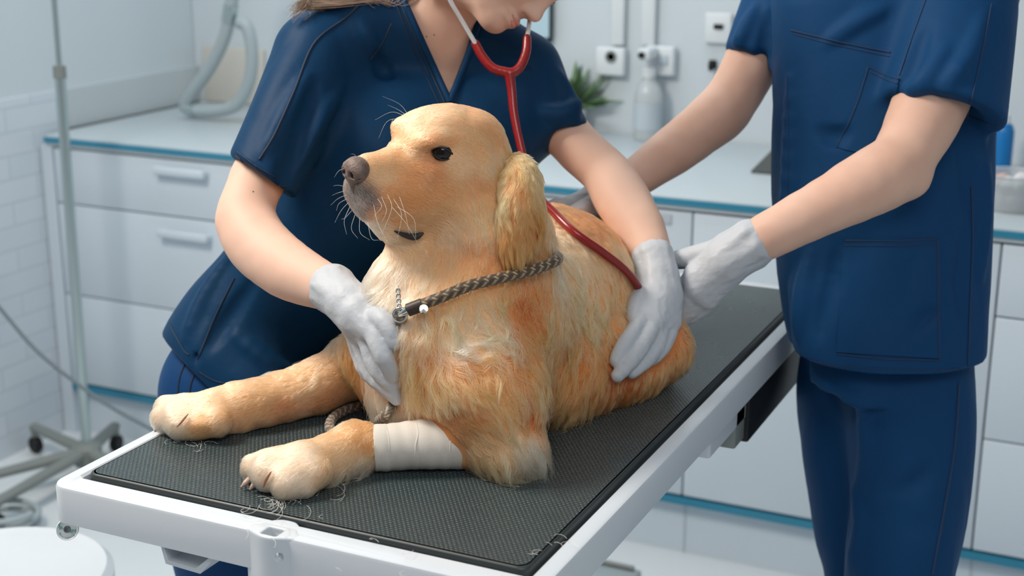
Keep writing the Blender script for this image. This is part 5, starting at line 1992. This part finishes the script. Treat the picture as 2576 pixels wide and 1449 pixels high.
_ra = cu.attributes.get('radius') or cu.attributes.new('radius', 'FLOAT', 'POINT')
_ra.data.foreach_set('value', np.tile(np.linspace(0.0005, 0.0001, 14), len(st_)).astype(np.float32))
M['hair_s'] = mat('light_brown_strands', (0.34, 0.235, 0.17), 0.45)
cu.materials.append(M['hair_s'])
o_ = bpy.data.objects.new('ponytail', cu)
put(o_, PW)
local(o_, PW)

# ================= second person: standing on the right
PM = root('person', 'person in blue scrubs standing right of the table, both gloved hands reaching to the dog', 'person', (-0.33, 2.05, 0.0))
rh, fh = np.array([cz_, sz_, 0.0]), np.array([-sz_, cz_, 0.0])
DM = 2.06


def loft_fn(rows, depth, nexp=2.4, inset=0.0, dshift=0.0):
    zs, cs, aa, cf, bbv = [], [], [], [], []
    for y, l, r, b in rows:
        a_, b_ = at(l, y, depth + dshift), at(r, y, depth + dshift)
        m = (a_ + b_) / 2
        zs.append(m[2])
        cs.append(m @ rh)
        cf.append(m @ fh)
        aa.append(np.linalg.norm(b_ - a_) / 2 - inset)
        bbv.append(b - inset)
    o = np.argsort(zs)
    zs, cs, aa, cf, bbv = [np.array(v)[o] for v in (zs, cs, aa, cf, bbv)]

    def f(P):
        z = P[..., 2]
        u = (P @ rh - np.interp(z, zs, cs)) / np.interp(z, zs, aa)
        w = (P @ fh - np.interp(z, zs, cf)) / np.interp(z, zs, bbv)
        k0 = (np.abs(u) ** nexp + np.abs(w) ** nexp) ** (1 / nexp)
        d = (k0 - 1) * np.minimum(np.interp(z, zs, aa), np.interp(z, zs, bbv))
        return np.maximum(d, np.maximum(z - zs[-1], zs[0] - z))
    return f


ROWS = [(-330, 2080, 2350, 0.06), (-270, 1990, 2470, 0.085), (-180, 1945, 2530, 0.105), (0, 1932, 2540, 0.118), (250, 1936, 2500, 0.120), (500, 1943, 2494, 0.120), (700, 1958, 2482, 0.122), (850, 1984, 2472, 0.124), (990, 2006, 2466, 0.126), (1050, 2012, 2466, 0.126)]
MTF = Field()
MTF.u(Fn(loft_fn(ROWS, DM)), 0)
# sleeves
mL0, mL1 = at(2425, -70, 1.985), at(2366, 300, 1.93)
MTF.u(sleeve(mL0, mL1, 0.080, 0.086, at(2372, 288, 1.93), cvec(-0.29, -0.95, 0.15), 0.068), 0.022)
mR0, mR1 = at(1985, -60, 2.165), at(1880, 178, 2.145)
MTF.u(sleeve(mR0, mR1, 0.060, 0.048, at(1876, 160, 2.155), cvec(-0.49, -0.87, 0.10), 0.032), 0.022)
MTF.disp(cloth_disp([((6, 6, 2.2), 0.007, 61), ((15, 15, 6), 0.004, 62)]))
for pix, r, cutit in (([(2230, 20), (2150, 60), (2080, 110)], 0.007, False), ([(2330, 60), (2290, 160), (2262, 230)], 0.010, True), ([(2380, 120), (2330, 200), (2270, 250)], 0.008, False), ([(2470, 40), (2430, 150), (2340, 260)], 0.008, False),
                      ([(1990, 200), (1985, 400), (1970, 600)], 0.006, False), ([(2060, 330), (2100, 345), (2130, 330)], 0.008, True), ([(2040, 640), (2020, 760), (2010, 850)], 0.010, False), ([(2110, 620), (2080, 760), (2050, 860)], 0.008, True),
                      ([(2440, 560), (2420, 700), (2430, 820)], 0.007, True), ([(2300, 830), (2330, 800), (2350, 780)], 0.005, True), ([(1900, 20), (1870, 80), (1850, 130)], 0.005, False), ([(1930, 40), (1925, 110), (1915, 160)], 0.006, True),
                      ([(2420, 330), (2440, 450), (2450, 560)], 0.010, True), ([(2480, 420), (2475, 560), (2462, 700)], 0.007, False)):
    fold_px(MTF, pix, r, 0.02, cutit, 0.002)
hemz = at(2235, 946, 1.94)[2]
MTF.clip(Plane((0, 0, hemz), (0, 0, -1.0)), 0.005)
# neck opening
nk = at(2215, -330, DM)
MTF.cut(Cone(nk + [0, 0, 0.05], nk + [0, 0, -0.05], 0.07, 0.058), 0.006)
top_m, MV, MQ = field_obj('scrub_top', MTF, (-0.66, 1.72, hemz - 0.02), (-0.08, 2.36, 1.64), 0.0038, M['scrub_m'], PM, label='royal navy scrub top with pockets')
MB_ = bvh_of(MV, MQ)
patch('pocket', MB_, [(2126, 604), (2356, 600), (2360, 902), (2104, 886)], 0.0022, M['scrub_m'], top_m, nx=30, ny=34)
patch('pocket', MB_, [(2182, 166), (2262, 198), (2226, 398), (2104, 372)], 0.0020, M['scrub_m'], top_m, nx=20, ny=24)
for pix, r in (([(1990, 76), (2080, 98), (2160, 116), (2240, 132)], 0.0016), ([(1996, 86), (2080, 108), (2160, 126), (2238, 142)], 0.0010), ([(2444, 470), (2446, 600), (2440, 760), (2434, 930)], 0.0018),
               ([(2104, 890), (2230, 903), (2360, 906)], 0.0016), ([(2360, 604), (2362, 760), (2362, 906)], 0.0014), ([(2128, 604), (2250, 604), (2356, 602)], 0.0012), ([(2182, 168), (2150, 270), (2104, 372)], 0.0012), ([(2182, 168), (2222, 186), (2264, 200)], 0.0014),
               ([(2012, 900), (2120, 922), (2300, 930), (2462, 926)], 0.0009), ([(2494, 10), (2470, 130), (2440, 270), (2434, 305)], 0.0014), ([(2246, 236), (2340, 262), (2430, 290), (2508, 318)], 0.0010), ([(2330, -4), (2296, 90), (2262, 190)], 0.0014), ([(1980, 190), (1982, 400), (1978, 640)], 0.0010)):
    seam('seam', MB_, pix, r * 0.75, M['seam_m'], top_m, n=44, lift=0.55)
for pix in ([(2184, 170), (2152, 270), (2107, 370)], [(2184, 169), (2222, 186), (2262, 200)], [(2190, 182), (2224, 198), (2258, 211)], [(2126, 606), (2240, 606), (2354, 602)], [(2357, 604), (2359, 760), (2360, 900)], [(2126, 618), (2240, 618), (2354, 614)]):
    seam('seam', MB_, pix, 0.0009, M['seam_m'], top_m, n=44, lift=2.7)
# trousers
MP = Field()
lgA, lgB = [], []
for y, l, r in ((900, 2010, 2290), (1100, 2022, 2270), (1300, 2055, 2260), (1449, 2085, 2255), (1700, 2110, 2260)):
    lgA.append((at((l + r) / 2, y, 2.18), (r - l) / 2 * 2.18 / FPX * (0.94 if y < 1000 else 1)))
for y, l, r in ((900, 2135, 2448), (1100, 2150, 2432), (1300, 2165, 2412), (1449, 2150, 2382), (1700, 2140, 2370)):
    lgB.append((at((l + r) / 2, y, 2.06), (r - l) / 2 * 2.06 / FPX * (0.93 if y < 1000 else 1)))
for lg in (lgA, lgB):
    e, er = lg[-1]
    lg.append((np.array([e[0], e[1], 0.09]) + 0.02 * rh, 0.066))
    catchain(MP, [p for p, _ in lg], [r for _, r in lg], 0.03)
    MP.cut(Cone(lg[-1][0] + [0, 0, -0.08], lg[-1][0] + [0, 0, -0.01], 0.085, 0.055), 0.004)
MP.u(Fn(loft_fn([(780, 2040, 2436, 0.086), (980, 2034, 2436, 0.088)], DM)), 0.01)
MP.disp(cloth_disp([((9, 9, 3.2), 0.010, 71), ((18, 18, 8), 0.004, 72)]))
for pix, r, cutit in (([(2160, 1010), (2185, 1120), (2160, 1230)], 0.010, False), ([(2150, 1230), (2170, 1320), (2140, 1420)], 0.009, False), ([(2220, 1240), (2300, 1220), (2340, 1180)], 0.008, True)):
    fold_px(MP, pix, r, 0.02, cutit, 0.002)
trm, TMV, TMQ = field_obj('trousers', MP, (-0.70, 1.72, 0.03), (-0.06, 2.45, 1.02), 0.0065, M['scrub_m'], PM)
TMB = bvh_of(TMV, TMQ)
seam('seam', TMB, [(2412, 965), (2400, 1130), (2372, 1300), (2345, 1445)], 0.0018, M['seam_m'], trm, n=40)
for lg in (lgA, lgB):
    shoe(lg[-1][0][0] - 0.03, lg[-1][0][1] - 0.02, math.pi + 0.5, PM)

# gloves of the second person
h3_w = [(at(1895, 612, 1.880), 0.0265), (at(1860, 632, 1.882), 0.0260), (at(1825, 655, 1.884), 0.0280)]
h3_p = [(at(1825, 645, 1.886), at(1752, 690, 1.892), 0.024, 0.0155), (at(1822, 662, 1.884), at(1752, 722, 1.890), 0.024, 0.0155), (at(1822, 676, 1.888), at(1765, 742, 1.895), 0.022, 0.0145), (at(1828, 684, 1.894), at(1782, 752, 1.902), 0.019, 0.013)]
h3_f = [[(at(1752, 690, 1.892), 0.0125), (at(1722, 724, 1.906), 0.0108), (at(1706, 756, 1.918), 0.0100), (at(1694, 786, 1.925), 0.0085)],
        [(at(1752, 722, 1.890), 0.0122), (at(1728, 758, 1.902), 0.0108), (at(1708, 784, 1.914), 0.0100), (at(1690, 806, 1.922), 0.0085)],
        [(at(1765, 742, 1.895), 0.0118), (at(1742, 772, 1.906), 0.0105), (at(1718, 794, 1.916), 0.0096), (at(1694, 814, 1.923), 0.0082)],
        [(at(1782, 752, 1.902), 0.0108), (at(1762, 776, 1.912), 0.0094), (at(1738, 794, 1.920), 0.0086), (at(1712, 808, 1.926), 0.0072)]]
h3_t = [(at(1800, 632, 1.890), 0.0150), (at(1755, 643, 1.902), 0.0125), (at(1718, 652, 1.914), 0.0112), (at(1686, 656, 1.924), 0.0090)]
glove(PM, (h3_w, h3_p, h3_f, h3_t), (at(1893, 613, 1.879), at(1850, 638, 1.882), at(1825, 655, 1.884), 0.0330, 0.0300, 0.0290), 0.045)
h4_w = [(at(1560, 482, 2.10), 0.0245), (at(1525, 498, 2.095), 0.0240), (at(1500, 508, 2.09), 0.0240)]
h4_p = [(at(1500, 506, 2.09), at(1440, 516, 2.07), 0.021, 0.0140), (at(1500, 510, 2.10), at(1440, 518, 2.09), 0.021, 0.0140), (at(1502, 512, 2.11), at(1445, 520, 2.11), 0.019, 0.0130), (at(1505, 514, 2.12), at(1452, 522, 2.13), 0.017, 0.0120)]
h4_f = [[(at(1440, 516, 2.07), 0.0115), (at(1410, 520, 2.05), 0.0105), (at(1385, 526, 2.04), 0.0096), (at(1362, 534, 2.035), 0.0080)],
        [(at(1440, 518, 2.09), 0.0115), (at(1408, 520, 2.08), 0.0105), (at(1380, 526, 2.07), 0.0096), (at(1355, 534, 2.065), 0.0080)],
        [(at(1445, 520, 2.11), 0.0110), (at(1412, 522, 2.105), 0.0100), (at(1385, 528, 2.10), 0.0092), (at(1362, 536, 2.095), 0.0078)],
        [(at(1452, 522, 2.13), 0.0100), (at(1424, 524, 2.13), 0.0090), (at(1400, 530, 2.13), 0.0082), (at(1382, 536, 2.128), 0.0070)]]
h4_t = [(at(1505, 512, 2.075), 0.0140), (at(1475, 524, 2.045), 0.0122), (at(1455, 532, 2.03), 0.0108), (at(1436, 540, 2.02), 0.0088)]
glove(PM, (h4_w, h4_p, h4_f, h4_t), (at(1552, 484, 2.10), at(1520, 500, 2.095), at(1500, 508, 2.09), 0.0300, 0.0265, 0.0250), 0.045)
# skin
MK = Field()
MK.u(Fn(loft_fn(ROWS[:6], DM, inset=0.032)), 0)
catchain(MK, [at(2425, -60, 1.99), at(2372, 170, 1.945), at(2322, 300, 1.918), at(2262, 415, 1.89)], [0.056, 0.050, 0.0455, 0.0375], 0.01)
catchain(MK, [at(2262, 415, 1.89), at(2212, 448, 1.876), at(2130, 490, 1.868), at(1972, 572, 1.870), at(1892, 614, 1.879), at(1850, 640, 1.884)], [0.0380, 0.0405, 0.0368, 0.0292, 0.0240, 0.0230], 0.012)
MK.u(Ell(at(2296, 452, 1.888), (0.018, 0.018, 0.020)), 0.025)
catchain(MK, [at(1985, -40, 2.17), at(1905, 130, 2.16), at(1838, 255, 2.155), at(1795, 300, 2.145), at(1695, 378, 2.125), at(1600, 446, 2.105), at(1545, 488, 2.097)], [0.045, 0.040, 0.0365, 0.0375, 0.0335, 0.0260, 0.0215], 0.012)
hand(MK, h3_w[1:], h3_p, h3_f, h3_t, off=-0.0024)
hand(MK, h4_w[1:], h4_p, h4_f, h4_t, off=-0.0024)
mneck = at(2205, -300, DM)
mf = cvec(-0.65, -0.30, 0.55)
mu = np.array([0, 0, 1.0]) + 0.25 * mf
mu = mu - mf * (mu @ mf)
mu /= np.linalg.norm(mu)
mr = np.cross(mf, mu)
mchin = mneck + np.array([0, 0, 0.075]) + mf * 0.085
MK.u(Cone(mneck + [0, 0, -0.06], mneck + [0, 0, 0.12], 0.058, 0.055), 0.03)
mhp, MA = head(MK, mchin, mf, mu, mr, 1.08)
MK.disp(lambda P: 0.0007 * vnoise(P * 55, 29))
bodym, _, _ = field_obj('body', MK, (-0.85, 1.60, 0.95), (-0.06, 2.46, 1.96), 0.0038, M['skin_m'], PM)
HM = Field()
HM.u(Ell(mhp(-0.095, 0, 0.142), (0.098, 0.081, 0.088), MA), 0.02)
HM.cut(Plane(mhp(-0.025, 0, 0.15), -(mf * 0.9 + mu * 0.3)), 0.006)
HM.cut(Fn(lambda P: np.maximum((P - mhp(-0.06, 0, 0.115)) @ mu, -((P - mhp(-0.10, 0, 0.11)) @ mf))), 0.006)
M['hair_m'] = mat('dark_brown_hair', (0.05, 0.032, 0.022), 0.6, bump=(160, 0.5))
cm = mhp(-0.1, 0, 0.14)
field_obj('hair', HM, cm - 0.15, cm + 0.15, 0.005, M['hair_m'], PM)

# ------------------------------------------------------------------ stethoscope
sth = root('stethoscope', 'red stethoscope with pale metal ear tubes hanging from the leaning person\'s ears', 'stethoscope', tuple(at(1282, 184, 1.86)))
earR, earL = hp(-0.088, 0.080, 0.085), hp(-0.088, -0.080, 0.085)
YJ = at(1281, 184, 1.868)
tube('ear_tube', [earR, earR + wr_ * 0.02 - wu * 0.01 - wf * 0.02, at(1112, -60, 1.850), at(1131, -2, 1.852), at(1162, 52, 1.866), at(1200, 116, 1.876)], 0.0031, M['white_metal'], sth, n=44, seg=12)
tube('ear_tube', [earL, earL - wr_ * 0.02 - wu * 0.01, at(1355, -40, 1.97), at(1336, 30, 1.93), at(1330, 70, 1.90), at(1325, 100, 1.886)], 0.0031, M['white_metal'], sth, n=44, seg=12)
M['eartip'] = M['black']
for e in (earR, earL):
    d_ = e - hp(-0.088, 0, 0.085)
    lathe('ear_tip', [(0, -0.006), (0.005, -0.004), (0.006, 0.0), (0.004, 0.006), (0, 0.007)], e - d_ * 0.03, d_, M['eartip'], sth, 16)
Yf = Field()
catchain(Yf, [at(1196, 110, 1.878), at(1212, 140, 1.875), at(1240, 172, 1.870), YJ], [0.0058, 0.0060, 0.0062, 0.0068], 0.0006)
catchain(Yf, [at(1326, 96, 1.887), at(1324, 130, 1.880), at(1310, 166, 1.872), at(1292, 182, 1.869), YJ], [0.0056, 0.0060, 0.0062, 0.0064, 0.0068], 0.0006)
catchain(Yf, [YJ, at(1287, 225, 1.868), at(1292, 280, 1.866), at(1302, 335, 1.862)], [0.0068, 0.0060, 0.0056, 0.0053], 0.0006, 6)
yl = np.array([at(1196, 110, 1.878), at(1326, 96, 1.887), at(1302, 335, 1.862), YJ])
field_obj('yoke', Yf, yl.min(0) - 0.02, yl.max(0) + 0.02, 0.0016, M['red_tube'], sth)
tp = [at(1301, 330, 1.862), at(1318, 400, 1.855), at(1345, 480, 1.840)]
for x, y in ((1395, 556), (1440, 598), (1500, 640), (1550, 676), (1580, 706), (1597, 740), (1606, 775)):
    (p, n), = hits(DB, [(x, y)])
    if p is not None:
        tp.append(p + n * 0.0085 + 0)
tube('tube', tp, 0.0053, M['red_tube'], sth, n=90, seg=14)
ce = tp[-1]
lathe('chest_piece', [(0, 0), (0.018, 0), (0.020, 0.003), (0.018, 0.007), (0.008, 0.010), (0, 0.010)], ce - 0.004 * cvec(0, 0, 1), cvec(0.5, 0.2, 0.8), M['white_metal'], sth, 28)

# ------------------------------------------------------------------ leash
ls = root('leash', 'brown braided rope leash looped round the dog\'s neck and lying on the mat', 'leash', tuple(gz(850, 1080, 0.0)))


def rope(name, pts, r, parent, n=420, seg=28, c1=(0.11, 0.062, 0.030), c2=(0.50, 0.37, 0.22)):
    P = spline(np.asarray(pts, float), n)
    L = np.concatenate([[0], np.cumsum(np.linalg.norm(np.diff(P, axis=0), axis=1))])
    P = np.stack([np.interp(np.linspace(0, L[-1], n), L, P[:, i]) for i in range(3)], -1)
    V, F = tube_data(P, 1.0, seg)
    ang = np.tile(np.arange(seg) * 2 * np.pi / seg, n)
    s = np.repeat(np.linspace(0, L[-1], n), seg)
    c = np.repeat(P, seg, axis=0)
    pl = 8
    q = ang / (2 * np.pi) * pl
    fr = np.abs((q % 1) - 0.5) * 2
    sgn = np.where(np.floor(q) % 2 == 0, 1, -1)
    w = s / (r * 0.62) + sgn * ((q % 1) - 0.5) * 1.1
    h = 0.5 + 0.5 * np.cos(2 * np.pi * w)
    rr = r * (0.90 + 0.13 * np.sqrt(h) * (1 - 0.6 * fr ** 4))
    V = c + (V - c) * rr[:, None]
    o = obj(name, (V, F), M['rope'], parent)
    k = np.floor(w + 0.5)
    cid = np.where((k + np.floor(q)) % 3 == 0, 1.0, 0.0)
    a = np.clip(h * 1.3 - 0.15, 0, 1)[:, None]
    col = np.array(c1) * (0.35 + 0.65 * a) * (1 - cid[:, None]) + np.array(c2) * (0.4 + 0.6 * a) * cid[:, None]
    ca = o.data.color_attributes.new('tint', 'FLOAT_COLOR', 'POINT')
    ca.data.foreach_set('color', np.concatenate([col, np.ones((len(V), 1))], 1).astype(np.float32).ravel())
    return o


M['rope'] = mat('braided_rope', (0.2, 0.12, 0.06), 0.6, sheen=0.2)
_nt = M['rope'].node_tree
_a = _nt.nodes.new('ShaderNodeAttribute')
_a.attribute_name = 'tint'
_nt.links.new(_a.outputs['Color'], _nt.nodes['Principled BSDF'].inputs['Base Color'])
cpx = [(1064, 778), (1120, 756), (1180, 731), (1240, 710), (1300, 688), (1345, 672), (1380, 655)]
cp3 = []
for (x, y), (p, n) in zip(cpx, hits(DB, cpx)):
    cp3.append(p + n * 0.011 if p is not None else at(x, y, 1.64))
rope('neck_loop', cp3 + [at(1395, 640, 1.74), at(1350, 610, 1.79), at(1210, 620, 1.80), at(1090, 690, 1.77), at(1020, 760, 1.70), at(1004, 788, 1.648)], 0.0064, ls)
M['leather'] = mat('dark_brown_leather', (0.045, 0.025, 0.016), 0.45)
l0, l1 = cp3[0] + (cp3[0] - cp3[1]) / np.linalg.norm(cp3[0] - cp3[1]) * 0.014, cp3[0] - (cp3[0] - cp3[1]) * 0.12
lth = tube('leather_end', [l0, (l0 + l1) / 2, l1], 0.0074, M['leather'], ls, n=6, seg=18)
M['chrome'] = mat('polished_metal', (0.75, 0.74, 0.70), 0.15, metal=1.0)
rv = at(1066, 777, (cp3[0] - CAM) @ FWD - 0.0078)
lathe('rivet', [(0, -0.003), (0.0050, -0.003), (0.0054, 0.0), (0.0046, 0.0012), (0, 0.0016)], rv, cvec(0.1, 0.2, 1), M['chrome'], lth, 24)
(_ck, _), = hits(DB, [(1010, 792)])
ck = at(1006, 792, (_ck - CAM) @ FWD - 0.017) if _ck is not None else at(1004, 792, 1.625)
CKD = (ck - CAM) @ FWD
cring = [ck + 0.0075 * (math.cos(a) * cvec(1, 0, 0.2) + math.sin(a) * cvec(0, 1, 0.3)) for a in np.linspace(0, 2 * np.pi, 25)]
tube('ring', cring, 0.0018, M['chrome'], ls, seg=8)
tube('clasp', [l0, (l0 + ck) / 2 + cvec(0, 0, 1) * 0.001, ck], [0.0055, 0.0040, 0.0035], M['chrome'], ls, n=8, seg=12)
for i in range(9):
    c = at(1005 - 0.5 * i, 778 - 6.5 * i, CKD)
    e1, e2 = (cvec(1, 0, 0.1), cvec(0, 1, 0)) if i % 2 else (cvec(0.1, 0, 1), cvec(0, 1, 0))
    tube('chain_link', [c + 0.0022 * math.cos(a) * e1 + 0.0030 * math.sin(a) * e2 for a in np.linspace(0, 2 * np.pi, 13)], 0.0007, M['chrome'], ls, seg=6)
RR = 0.0062
lp = [ck, at(996, 870, 1.655), at(1000, 960, 1.650), at(991, 1012, 1.640), at(968, 1046, 1.642), gz(930, 1074, RR), gz(895, 1092, RR), gz(858, 1094, RR), gz(831, 1080, RR), gz(836, 1054, RR), gz(866, 1034, RR), gz(902, 1022, RR), gz(950, 1012, RR), gz(1010, 1010, RR)]
rope('lead', lp, RR, ls, n=560, c1=(0.22, 0.16, 0.11), c2=(0.58, 0.50, 0.40))

# loose hairs on the mat
hr = []
rng = np.random.default_rng(9)
for cx_, cy_, n_, sp_ in ((690, 1255, 26, 30), (480, 1105, 10, 30), (830, 1225, 8, 40), (760, 1330, 6, 90), (1080, 1370, 6, 130), (1390, 1370, 6, 30)):
    for i in range(n_):
        x, y = cx_ + sp_ * rng.normal(), cy_ + sp_ * 0.35 * rng.normal()
        a, r = rng.uniform(0, 6.28), rng.uniform(8, 26)
        hr.append(np.array([gz(x + r * math.cos(a + t), y + 0.6 * r * math.sin(a + t) + 5 * t, 0.0008 + 0.0015 * math.sin(t * 2) ** 2) for t in np.linspace(0, rng.uniform(1.5, 4), 9)]))
cu = bpy.data.hair_curves.new('shed_hair')
cu.add_curves([9] * len(hr))
cu.position_data.foreach_set('vector', np.array(hr, np.float32).ravel())
_ra = cu.attributes.get('radius') or cu.attributes.new('radius', 'FLOAT', 'POINT')
_ra.data.foreach_set('value', np.full(9 * len(hr), 0.00016, np.float32))
cu.materials.append(M['whisker'])
o_ = bpy.data.objects.new('shed_hair', cu)
put(o_, None, 'pale shed dog hairs lying on the black mat round the front paws', 'hair', kind='stuff')
